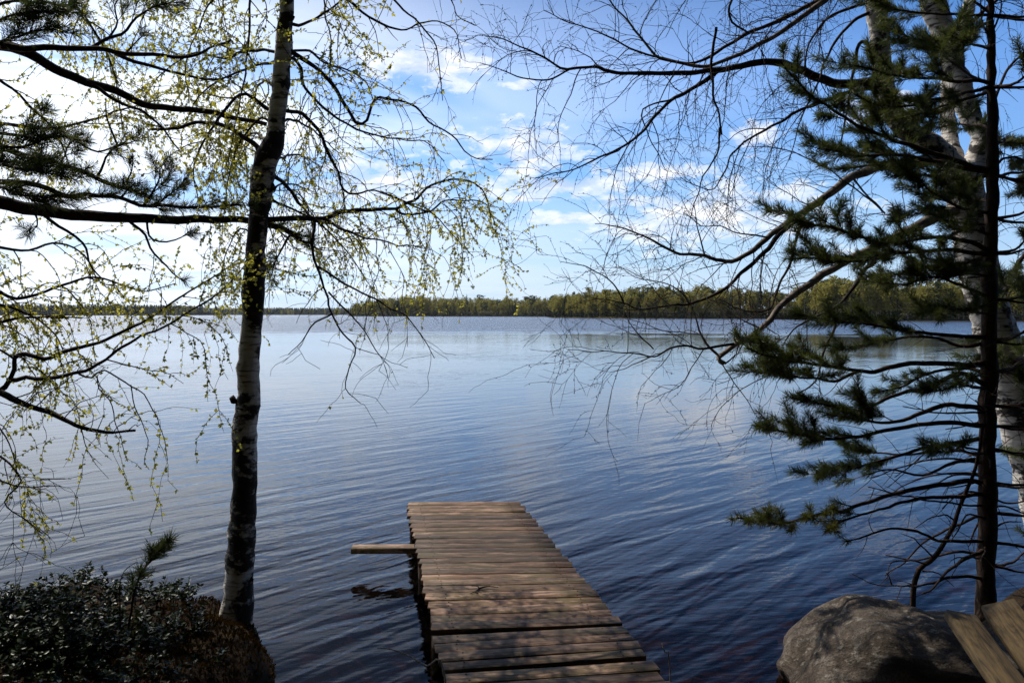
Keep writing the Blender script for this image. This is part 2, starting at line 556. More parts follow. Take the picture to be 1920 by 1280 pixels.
def ground_h(x, y):
    x = np.asarray(x, float); y = np.asarray(y, float)
    ys = np.interp(x, SHX, SHY) + 0.07 * np.sin(x * 4.1) + 0.05 * np.sin(x * 9.3 + 1) + 0.05 * np.sin(y * 8.0 + x * 5.0)
    t = ys - y
    land = 0.25 * (1 - np.exp(-np.maximum(t, 0) / 0.3)) + 0.07 * np.minimum(np.maximum(t, 0), 12)
    u = np.maximum(-t, 0)
    bed = -0.30 * (1 - np.exp(-u / 0.4)) - 0.16 * np.minimum(u, 15) - 0.01 * np.minimum(np.maximum(u - 15, 0), 150)
    rough = 0.055 * np.sin(x * 3.3 + 1.2 * np.sin(y * 2.7)) * np.sin(y * 3.9 + x) + 0.018 * np.sin(x * 9.1 + y * 4.0) * np.sin(y * 8.3 - x * 2)
    k = np.where(t > 0, np.minimum(t / 0.4, 1), np.minimum(u / 1.0, 1))
    return np.where(t > 0, land, bed) + rough * k


def axis(lo, hi, flo, fhi, fine, grow=1.35):
    a = list(np.arange(flo, fhi + 1e-6, fine))
    st, p = fine, fhi
    while p < hi:
        st *= grow; p = min(hi, p + st); a.append(p)
    st, p = fine, flo
    pre = []
    while p > lo:
        st *= grow; p = max(lo, p - st); pre.append(p)
    return np.array(pre[::-1] + a)


def grid_mesh(xs, ys, hf):
    X, Y = np.meshgrid(xs, ys)
    Z = hf(X, Y)
    v = np.stack([X, Y, Z], -1).reshape(-1, 3)
    nx, ny = len(xs), len(ys)
    i = np.arange(ny - 1)[:, None] * nx + np.arange(nx - 1)[None, :]
    f = np.stack([i, i + 1, i + nx + 1, i + nx], -1).reshape(-1, 4)
    return v, f


mb = MB()
mb.add(*grid_mesh(axis(-4500, 4500, -5, 6, 0.07), axis(-60, 5500, -1, 8, 0.07), ground_h))
tag(mb.build('ground', M['ground'], smooth=True), kind='structure')
mb = MB()
wx = axis(-4500, 4500, -20, 20, 2.0); wy = axis(1.5, 5500, 2, 30, 2.0)
mb.add(*grid_mesh(wx, wy, lambda x, y: x * 0))
tag(mb.build('lake_water', M['water']), kind='structure')


# ------------------------------------------------------------------ far shores
def leaf_cloud(mb, C, size, rng, flat=0.0):
    """one randomly turned quad per centre"""
    n = len(C)
    a = rng.normal(size=(n, 3)); a /= np.linalg.norm(a, axis=1)[:, None]
    b = rng.normal(size=(n, 3)); b -= a * (a * b).sum(1)[:, None]; b /= np.linalg.norm(b, axis=1)[:, None]
    s = (np.asarray(size) * rng.uniform(0.6, 1.3, n))[:, None]
    c = b * 0.65
    v = np.stack([C - a * s, C - c * s + a * s * 0.1, C + a * s, C + c * s - a * s * 0.1], 1).reshape(-1, 3)
    f = np.arange(4 * n).reshape(n, 4)
    mb.add(v, f)


def far_birch(seed, h, n, size):
    rng = RS(seed)
    cb, tb = MB(), MB()
    k = 7
    lean = rng.uniform(-0.05, 0.05, 2) * h
    z = np.linspace(0, h * 0.95, k)
    P = np.stack([lean[0] * (z / h) ** 2, lean[1] * (z / h) ** 2, z], 1)
    tb.tube(P, np.linspace(0.14, 0.03, k), 4)
    # lobes spread up the stem
    m = 16
    lz = rng.uniform(0.32, 0.97, m) * h
    w = 0.20 * h * np.sin(np.clip((lz / h - 0.18) / 0.86, 0, 1) * np.pi) ** 0.7
    la = rng.uniform(0, 6.283, m)
    L = np.stack([np.cos(la) * w * 0.7 + lean[0] * (lz / h) ** 2, np.sin(la) * w * 0.7 + lean[1] * (lz / h) ** 2, lz], 1)
    for q in L[::2]:
        tb.tube([P[int(min(k - 1, q[2] / h * k * 0.8))], q], [0.04, 0.015], 3, cap=False)
    i = rng.randint(0, m, n)
    C = L[i] + rng.normal(size=(n, 3)) * np.array([0.055, 0.055, 0.06]) * h
    C[:, 2] = np.clip(C[:, 2], h * 0.16, h * 1.02)
    leaf_cloud(cb, C, size, rng)
    return cb, tb


def far_spruce(seed, h, n, size):
    rng = RS(seed)
    cb, tb = MB(), MB()
    tb.tube([(0, 0, 0), (0, 0, h * 0.5), (0, 0, h * 0.98)], [0.16, 0.09, 0.02], 4)
    t = rng.uniform(0, 1, n) ** 0.75
    zz = h * (0.06 + 0.93 * (1 - t))
    lay = np.floor(zz / (h * 0.055)) * h * 0.055
    rad = 0.155 * h * t * (0.6 + 0.5 * rng.rand(n)) * (0.8 + 0.3 * np.sin(lay * 7.0))
    an = rng.uniform(0, 6.283, n)
    C = np.stack([np.cos(an) * rad, np.sin(an) * rad, zz - rad * 0.25], 1)
    leaf_cloud(cb, C, size * (0.35 + 0.65 * t), rng)
    leaf_cloud(cb, np.array([[0, 0, h * 0.985], [0, 0, h * 0.96]]), 0.22, rng)
    return cb, tb


def far_pine(seed, h, n, size):
    rng = RS(seed)
    cb, tb = MB(), MB()
    z = np.linspace(0, h * 0.93, 6)
    bx = rng.uniform(-0.03, 0.03) * h
    P = np.stack([bx * (z / h) ** 2, z * 0, z], 1)
    tb.tube(P, np.linspace(0.17, 0.05, 6), 4)
    m = 13
    lz = rng.uniform(0.45, 0.98, m) * h
    w = 0.19 * h * np.sqrt(np.clip(1.04 - ((lz / h - 0.62) / 0.42) ** 2, 0.02, 1))
    la = rng.uniform(0, 6.283, m)
    L = np.stack([np.cos(la) * w * 0.8 + bx, np.sin(la) * w * 0.8, lz], 1)
    for q in L:
        tb.tube([(bx * 0.7, 0, q[2] - 0.06 * h), q], [0.05, 0.02], 3, cap=False)
    i = rng.randint(0, m, n)
    C = L[i] + rng.normal(size=(n, 3)) * np.array([0.055, 0.055, 0.028]) * h
    leaf_cloud(cb, C, size, rng)
    return cb, tb


def shore_x(px, d):
    return (px - 960) / 1550 * d


def far_land(name, line, depth, rise):
    """a tongue of land: line of (x, y) along the water, rising gently behind it"""
    L = spline(np.array(line, float), step=8.0)
    rows = [(-1.5, -0.35), (0.0, 0.12), (1.5, 0.5), (depth * 0.15, 0.12 * rise + 0.6), (depth * 0.5, 0.75 * rise + 0.6), (depth, rise + 0.6), (depth * 1.6, -0.6)]
    v = []
    for k, (dy, z) in enumerate(rows):
        j = RS(5).uniform(-0.6, 0.6, len(L)) if k < 3 else 0
        v.append(np.stack([L[:, 0], L[:, 1] + dy + j, np.full(len(L), z)], 1))
    v = np.concatenate(v)
    n = len(L)
    i = np.arange(len(rows) - 1)[:, None] * n + np.arange(n - 1)[None, :]
    f = np.stack([i, i + 1, i + n + 1, i + n], -1).reshape(-1, 4)
    m_ = MB(); m_.add(v, f)
    return tag(m_.build(name, M['far_ground'], smooth=True), kind='structure'), L


def land_z(dy, depth, rise):
    return np.interp(dy, [0, 1.5, depth * 0.15, depth * 0.5, depth], [0.12, 0.5, 0.12 * rise + 0.6, 0.75 * rise + 0.6, rise + 0.6])


PROTO = {'birch': [], 'spruce': [], 'pine': []}
for kind, fn, cm, nn in (('birch', far_birch, 'far_birch', 640), ('spruce', far_spruce, 'far_spruce', 480), ('pine', far_pine, 'far_pine', 420)):
    for sd_ in range(4):
        cb, tb = fn(sd_ * 7 + 3, 1.0 * 14, nn, 0.50 if kind != 'birch' else 0.42)
        co = cb.build('crown', M[cm]); to = tb.build('trunk', M['far_trunk'])
        PROTO[kind].append((co.data, to.data, (cb, tb)))
        bpy.data.objects.remove(co); bpy.data.objects.remove(to)


def plant_tree(kind, var, loc, s, rz, label, group):
    cm_, tm_, _ = PROTO[kind][var]
    e = empty({'birch': 'birch_tree', 'spruce': 'spruce_tree', 'pine': 'pine_tree'}[kind], loc, label, 'tree', group)
    e.rotation_euler[2] = rz
    e.scale = (s[0], s[0], s[1])
    for nm, me in (('crown', cm_), ('trunk', tm_)):
        o = bpy.data.objects.new(nm, me); col.objects.link(o); o.parent = e
    return e


def mass(mb_by, kind, var, loc, s, rz):
    """add a copy of a tree's geometry to a joined wood"""
    _, _, (cb, tb) = PROTO[kind][var]
    c, sn = math.cos(rz), math.sin(rz)
    Rm = np.array([[c, -sn, 0], [sn, c, 0], [0, 0, 1]])
    for key, src in (('c', cb), ('t', tb)):
        V = np.concatenate(src.v) * np.array([s[0], s[0], s[1]])
        V = V @ Rm.T + np.asarray(loc)
        off = 0
        dst = mb_by[kind] if key == 'c' else mb_by['trunk']
        st = dst.n
        dst.v.append(V); dst.n += len(V)
        for f in src.f:
            dst.f.append(f + st)


def wood(prefix, line, depth, rise, step, rows, hmul, mix, seed, n_front, labels, group, hprof=None):
    rng = RS(seed)
    land, L = far_land(prefix + '_shore', line, depth, rise)
    seg = np.r_[0, np.cumsum(np.linalg.norm(np.diff(L, axis=0), axis=1))]
    total = seg[-1]
    mbs = {'birch': MB(), 'spruce': MB(), 'pine': MB(), 'trunk': MB()}
    for r_, dy in enumerate(rows):
        s_ = rng.uniform(0, step)
        while s_ < total:
            x = np.interp(s_, seg, L[:, 0]); y = np.interp(s_, seg, L[:, 1])
            yy = dy + rng.uniform(-0.35, 0.35) * (rows[1] - rows[0])
            yy = max(yy, 1.2)
            kind = rng.choice(['birch', 'spruce', 'pine'], p=mix)
            if hprof is not None:
                hp = np.interp(x, hprof[0], hprof[1])
            else:
                hp = 1.0
            h = rng.uniform(0.72, 1.18) * hmul * hp * (1.1 if kind == 'spruce' else 1.0)
            if rng.rand() < 0.07:
                h *= 1.2
            w_ = h * rng.uniform(0.85, 1.25)
            loc = (x + rng.uniform(-1, 1), y + yy, float(land_z(yy, depth, rise)) - 0.1)
            var = rng.randint(0, 4); rz = rng.uniform(0, 6.28)
            if r_ < n_front:
                size = 'tall' if h > 1.08 * hmul * hp else ('short' if h < 0.86 * hmul * hp else 'middling')
                form = 'slim' if w_ / h < 0.98 else ('broad' if w_ / h > 1.13 else 'even')
                where = ' in the first row' if r_ == 0 else ' in the second row'
                plant_tree(kind, var, loc, (w_, h), rz, size + ' ' + form + ' ' + labels[kind] + (where if n_front > 1 else ''), group)
            else:
                mass(mbs, kind, var, loc, (w_, h), rz)
            s_ += step * rng.uniform(0.6, 1.4)
    ub = MB()
    n = int(total * 14)
    uu = rng.uniform(0, total, n)
    dy_ = rng.uniform(0.6, rows[2], n)
    hh = rng.rand(n) ** 1.5 * 2.6
    C = np.stack([np.interp(uu, seg, L[:, 0]), np.interp(uu, seg, L[:, 1]) + dy_, 0.3 + hh], 1)
    leaf_cloud(ub, C, 0.6, rng)
    root = bpy.data.objects.new(prefix + '_wood', None); col.objects.link(root)
    tag(root, labels['mass'], 'wood', kind='stuff')
    for k_, nm in (('birch', 'birch_crowns'), ('spruce', 'spruce_crowns'), ('pine', 'pine_crowns')):
        if mbs[k_].n:
            mbs[k_].build(nm, M['far_' + k_], root)
    ub.build('undergrowth', M['far_spruce'], root)
    mbs['trunk'].build('trunks', M['far_trunk'], root)


# right-hand headland, nearest (about 250 m)
wood('near_headland', [(shore_x(1545, 262), 262), (shore_x(1600, 252), 252), (shore_x(1720, 246), 246), (shore_x(1850, 243), 243), (shore_x(1990, 238), 238), (150 + 60, 225)],
     40, 1.5, 2.6, [2, 5.5, 9.5, 14, 20, 27], 0.72, [0.68, 0.17, 0.15], 11, 2,
     {'birch': 'pale green birch on the nearest headland',
      'spruce': 'dark pointed spruce on the nearest headland',
      'pine': 'dark round topped pine on the nearest headland',
      'mass': 'mixed wood behind the front trees of the nearest headland'}, 'trees along the nearest headland')
# middle of the peninsula (about 380 m)
wood('peninsula', [(shore_x(1040, 470), 470), (shore_x(1120, 410), 410), (shore_x(1250, 375), 375), (shore_x(1400, 362), 362), (shore_x(1560, 350), 350), (shore_x(1700, 345), 345), (shore_x(2150, 330), 330)],
     80, 4.5, 3.6, [2, 7, 13, 20, 28, 38, 50], 0.74, [0.60, 0.22, 0.18], 12, 1,
     {'birch': 'light green birch at the water edge of the long wooded peninsula',
      'spruce': 'dark narrow spruce at the water edge of the long wooded peninsula',
      'pine': 'dark pine at the water edge of the long wooded peninsula',
      'mass': 'mixed green wood covering the long peninsula'}, 'trees along the peninsula',
     ([20, 35, 60, 100, 120, 150, 160], [0.8, 0.85, 1.05, 1.05, 0.85, 0.7, 0.8]))
# tip of the peninsula (about 700 m)
wood('low_point', [(shore_x(652, 800), 800), (shore_x(700, 770), 770), (shore_x(800, 735), 735), (shore_x(930, 700), 700), (shore_x(1080, 640), 640), (shore_x(1200, 600), 600)],
     130, 4.0, 5.0, [2, 9, 18, 30, 45, 62, 85], 0.92, [0.72, 0.16, 0.12], 13, 1,
     {'birch': 'small light green birch on the shore of the low distant point',
      'spruce': 'small dark spruce on the shore of the low distant point',
      'pine': 'small dark pine on the shore of the low distant point',
      'mass': 'green wood covering the low distant point'}, 'trees along the low distant point',
     ([-160, -150, -135, -95, -40, 60], [0.45, 0.8, 1.0, 1.1, 0.98, 0.9]))


def far_wood(name, line, depth, rise, hmul, step, rows, seed, label):
    rng = RS(seed)
    land, L = far_land(name + '_shore', line, depth, rise)
    seg = np.r_[0, np.cumsum(np.linalg.norm(np.diff(L, axis=0), axis=1))]
    sp, bi = MB(), MB()
    for dy in rows:
        s_ = 0.0
        while s_ < seg[-1]:
            x = np.interp(s_, seg, L[:, 0]); y = np.interp(s_, seg, L[:, 1])
            h = hmul * rng.uniform(0.85, 1.1)
            z0 = float(land_z(dy, depth, rise))
            n = 46
            isb = rng.rand() < 0.3
            t = rng.rand(n)
            wd = (0.24 * h * np.sin(np.clip(t * 0.92 + 0.06, 0, 1) * np.pi) ** 0.7) if isb else 0.2 * h * (1 - t) + 0.3
            a = rng.uniform(0, 6.283, n)
            C = np.stack([x + np.cos(a) * wd * rng.rand(n) ** 0.5, y + dy + np.sin(a) * wd, z0 + h * (0.05 + 0.95 * t)], 1)
            leaf_cloud(bi if isb else sp, C, 1.5, rng)
            s_ += step * rng.uniform(0.6, 1.4)
    root = bpy.data.objects.new(name + '_wood', None); col.objects.link(root)
    tag(root, label, 'wood', kind='stuff')
    sp.build('conifer_crowns', M['far_spruce'], root); bi.build('birch_crowns', M['far_birch'], root)


far_wood('opposite', [(-2100, 1750), (-1500, 1850), (-900, 1900), (-500, 1950), (-150, 2050), (300, 2200), (900, 2300)], 220, 6, 12, 5.0,
         [4, 22, 45, 75, 110, 150, 200], 31, 'dark blue green wooded shore on the far side of the lake')
far_wood('side_bay', [(-1600, 900), (-1000, 1150), (-780, 1230), (-640, 1290), (-560, 1400)], 120, 5, 12, 4.6,
         [4, 20, 40, 65, 95, 118], 32, 'wooded point with some green birches on the far left shore')


# added wood out of view behind the camera, keeping sky light off the shore
def shading_wood():
    rng = RS(909)
    mbs = {'birch': MB(), 'spruce': MB(), 'pine': MB(), 'trunk': MB()}
    n = 0
    while n < 230:
        x = rng.uniform(-34, 34); y = rng.uniform(-30, 3.0)
        if y > -2.2 and abs(x) < 8 + max(y, 0):
            continue
        if x < -6 and y > -1.5:
            continue
        kind = rng.choice(['birch', 'spruce', 'pine'], p=[0.06, 0.64, 0.3])
        mass(mbs, kind, rng.randint(0, 4), (x, y, float(ground_h(x, y)) - 0.1), (rng.uniform(1.2, 1.7), rng.uniform(0.9, 1.3)), rng.uniform(0, 6.28))
        n += 1
    root = bpy.data.objects.new('shading_wood', None); col.objects.link(root)
    tag(root, 'unseen mixed wood added behind the camera to shade the shore', 'wood', kind='stuff')
    for k_ in ('birch', 'spruce', 'pine'):
        mbs[k_].build(k_ + '_crowns', M['far_' + k_], root)
    mbs['trunk'].build('trunks', M['far_trunk'], root)


shading_wood()


# ------------------------------------------------------------------ trees close by
class Foliage:
    """leaf / needle positions gathered while growing"""
    def __init__(s):
        s.p, s.d, s.l = [], [], []

    def add(s, p, d, l):
        s.p.append(p); s.d.append(d); s.l.append(l)


def leaves_mesh(fo, rng, wid=0.72):
    mb = MB()
    if not fo.p:
        return mb
    P = np.array(fo.p); D = np.array(fo.d); L = np.array(fo.l)[:, None]
    D /= np.linalg.norm(D, axis=1)[:, None] + 1e-9
    S = np.cross(D, rng.normal(size=P.shape)); S /= np.linalg.norm(S, axis=1)[:, None] + 1e-9
    N = np.cross(D, S)
    v = np.stack([P, P + D * L * 0.42 + S * L * wid * 0.5 + N * L * 0.10, P + D * L - N * L * 0.06, P + D * L * 0.42 - S * L * wid * 0.5 + N * L * 0.10], 1)
    n = len(P)
    i = np.arange(n)[:, None] * 4
    f = np.concatenate([i + np.array([[0, 1, 2]]), i + np.array([[0, 2, 3]])])
    mb.add(v.reshape(-1, 3), f)
    return mb


def walk(start, d, L, seg, droop, wig, rng, up=0.0):
    P = [np.array(start, float)]
    d = unit(np.array(d, float))
    n = max(3, int(L / seg))
    st = L / n
    for i in range(n):
        d = unit(d + np.array((0, 0, -1.0)) * droop * st + rng.normal(size=3) * wig)
        P.append(P[-1] + d * st)
    return np.array(P)


def trace(pts, d0, d1, wpx=None):
    """pixel polyline -> world polyline, distance from d0 to d1"""
    a = np.array(pts, float)
    s = np.r_[0, np.cumsum(np.hypot(np.diff(a[:, 0]), np.diff(a[:, 1])))]
    s /= s[-1]
    return np.array([at(a[i, 0], a[i, 1], d0 + (d1 - d0) * s[i]) for i in range(len(a))])


def roughen(P, amp, rng):
    Q = P.copy()
    n = len(P)
    if n > 4:
        j = rng.normal(size=(n, 3)) * amp
        j[0] = 0; j[-1] = 0
        k = np.array([0.25, 0.5, 0.25])
        for c in range(3):
            j[:, c] = np.convolve(j[:, c], k, 'same')
        Q += j
    return Q


def birch_branch(root, base, P, r0, r1, mat, rng, style, name='branch', sides=6):
    """a limb with its own twigs and leaves (sub-parts)"""
    P = roughen(spline(P, step=0.05), 0.006, rng)
    n = len(P)
    s = np.r_[0, np.cumsum(np.linalg.norm(np.diff(P, axis=0), axis=1))]
    L = s[-1]
    rad = r0 + (r1 - r0) * (s / L) ** 0.8
    rad = rad * (1 + 0.10 * np.sin(s * 23 + rng.rand() * 6) * rng.rand(n))
    mb = MB(); mb.tube(P, rad, sides)
    o = mb.build(name, mat, root, smooth=True, origin=base)
    tw, fo, bud = MB(), Foliage(), MB()
    T = np.gradient(P, axis=0)
    cnt = int(style['dens'] * L + rng.rand())
    for q in range(cnt):
        u = style.get('from', 0.12) + (1 - style.get('from', 0.12)) * (q + rng.rand()) / max(cnt, 1)
        u = min(u, 0.995)
        i = min(int(np.searchsorted(s, u * L)), n - 1)
        side = unit(np.cross(T[i], rng.normal(size=3)))
        d = unit(unit(T[i]) * rng.uniform(0.35, 1.0) + side * rng.uniform(0.5, 1.0) + np.array((0, 0, style['lift'] * rng.uniform(0, 1))))
        tl = style['len'] * rng.uniform(0.45, 1.25) * (1.0 - 0.35 * u)
        hang = rng.rand() < style['hang']
        dr = style['droop'] * (2.2 if hang else rng.uniform(0.1, 0.7))
        W = walk(P[i], d, tl * (1.35 if hang else 1), 0.045, dr, style['wig'], rng)
        tr = min(rad[i] * 0.55, style['r']) * rng.uniform(0.7, 1.1)
        tw.tube(W, np.linspace(tr, style['rt'], len(W)), 4, cap=False)
        grow_sub(W, tr, style, rng, tw, fo, hang, 0)
    # the tip itself
    grow_sub(P[int(n * 0.6):], r1, style, rng, tw, fo, False, 0)
    if tw.n:
        tag(tw.build('twigs', M[style['twig']], o), kind='stuff')
    if fo.p and style['leaf'] > 0:
        tag(leaves_mesh(fo, rng).build('leaves', M['leaf'], o), kind='stuff')
    elif fo.p:
        tag(leaves_mesh(fo, rng, 0.4).build('buds', M['twig'], o), kind='stuff')
    # meshes were built in world coordinates: bring them to the tree's base
    for c in o.children:
        c.data.transform(Matrix.Translation(Vector(-np.asarray(base))))
    return o, P, rad


def grow_sub(W, tr, style, rng, tw, fo, hang, lvl):
    T = np.gradient(W, axis=0)
    n = len(W)
    L = np.linalg.norm(np.diff(W, axis=0), axis=1).sum()
    k = int(style['sub'] * L * (0.6 + 0.8 * rng.rand()))
    for a in range(k):
        i = rng.randint(max(1, int(n * 0.2)), n)
        d = unit(unit(T[i]) * rng.uniform(0.5, 1.1) + unit(rng.normal(size=3)) * 0.75 + np.array((0, 0, style['lift'] * 0.5)))
        sl = style['slen'] * rng.uniform(0.4, 1.3)
        S = walk(W[i], d, sl, 0.04, style['droop'] * (1.6 if hang else rng.uniform(0.1, 1.0)), style['wig'] * 1.2, rng)
        tw.tube(S, np.linspace(max(style['rt'] * 1.25, tr * 0.5), style['rt'] * 0.8, len(S)), 3, cap=False)
        put_leaves(S, style, rng, fo)
        if style.get('third', 0) and rng.rand() < style['third']:
            for b in range(2):
                j = rng.randint(1, len(S))
                d2 = unit(unit(S[min(j, len(S) - 1)] - S[j - 1]) + unit(rng.normal(size=3)) * 0.8)
                S2 = walk(S[j], d2, sl * 0.5, 0.035, style['droop'] * 0.7, style['wig'] * 1.2, rng)
                tw.tube(S2, np.linspace(style['rt'], style['rt'] * 0.7, len(S2)), 3, cap=False)
                put_leaves(S2, style, rng, fo)
    put_leaves(W, style, rng, fo)


def put_leaves(S, style, rng, fo):
    if style['leaf'] <= 0 and style.get('bud', 0) <= 0:
        return
    L = np.linalg.norm(np.diff(S, axis=0), axis=1).sum()
    leafy = style['leaf'] > 0
    dens = style['leaf'] if leafy else style['bud']
    n = rng.poisson(dens * L)
    for a in range(n):
        u = rng.uniform(0.1, 1.0) * (len(S) - 1)
        i = int(u); fr = u - i
        p = S[i] * (1 - fr) + S[min(i + 1, len(S) - 1)] * fr
        if leafy:
            d = rng.normal(size=3) * 0.8 + np.array((0, 0, -0.5))
            fo.add(p, d, rng.uniform(0.012, 0.027))
            if rng.rand() < 0.5:
                fo.add(p, rng.normal(size=3) * 0.8 + np.array((0, 0, -0.3)), rng.uniform(0.010, 0.021))
        else:
            d = unit(S[min(i + 1, len(S) - 1)] - S[max(i - 1, 0)]) + rng.normal(size=3) * 0.45
            fo.add(p, d, rng.uniform(0.009, 0.017))


def trunk_mesh(root, base, rows, mat, rng, sides=14, name='trunk', d=None):
    """rows of (px, py, width px, depth)"""
    P = np.array([np.r_[at(r[0], r[1], r[3]), r[2] / 1550 * r[3] / 2] for r in rows])
    Q = spline(P, step=0.06)
    s = np.r_[0, np.cumsum(np.linalg.norm(np.diff(Q[:, :3], axis=0), axis=1))]
    mb = MB()
    X = roughen(Q[:, :3], 0.006, rng)
    mb.tube(X, Q[:, 3] * (1 + 0.05 * np.sin(s * 9 + 1) + 0.04 * rng.normal(size=len(s))), sides)
    V = mb.v[0]
    V += rng.normal(size=V.shape) * 0.0025
    return mb.build(name, mat, root, smooth=True, origin=base), X, Q[:, 3]


def upper_crown(root, base, axis_pts, n, zr, lr, r0, rng, style, mat='twig', toward=None):
    """crown limbs above the picture, added to dapple the jetty and darken reflections"""
    for k in range(n):
        z = rng.uniform(*zr)
        i = int(np.argmin(np.abs(axis_pts[:, 2] - z)))
        a = rng.uniform(0, 6.283)
        d = np.array((math.cos(a), math.sin(a), rng.uniform(0.0, 0.7)))
        if toward is not None:
            d = d + np.asarray(toward)
        P = walk(axis_pts[i], d, rng.uniform(*lr), 0.18, 0.35, 0.10, rng)
        birch_branch(root, base, P, r0 * rng.uniform(0.7, 1.2), 0.002, M[mat], rng, style)


LEAFY = dict(dens=11, len=0.52, hang=0.36, droop=2.4, wig=0.21, r=0.0042, rt=0.0013, lift=0.15, sub=10.0, slen=0.26, leaf=46.0, twig='twig')
SPARSE = dict(LEAFY, leaf=12)
BUDDY = dict(LEAFY, leaf=3.0, dens=6, len=0.36, hang=0.25, slen=0.16, sub=7)
BARE = dict(dens=10.0, len=0.60, hang=0.28, droop=2.2, wig=0.15, r=0.0042, rt=0.0011, lift=0.5, sub=10.0, slen=0.24, leaf=0, bud=16.0, twig='twig', third=0.5)


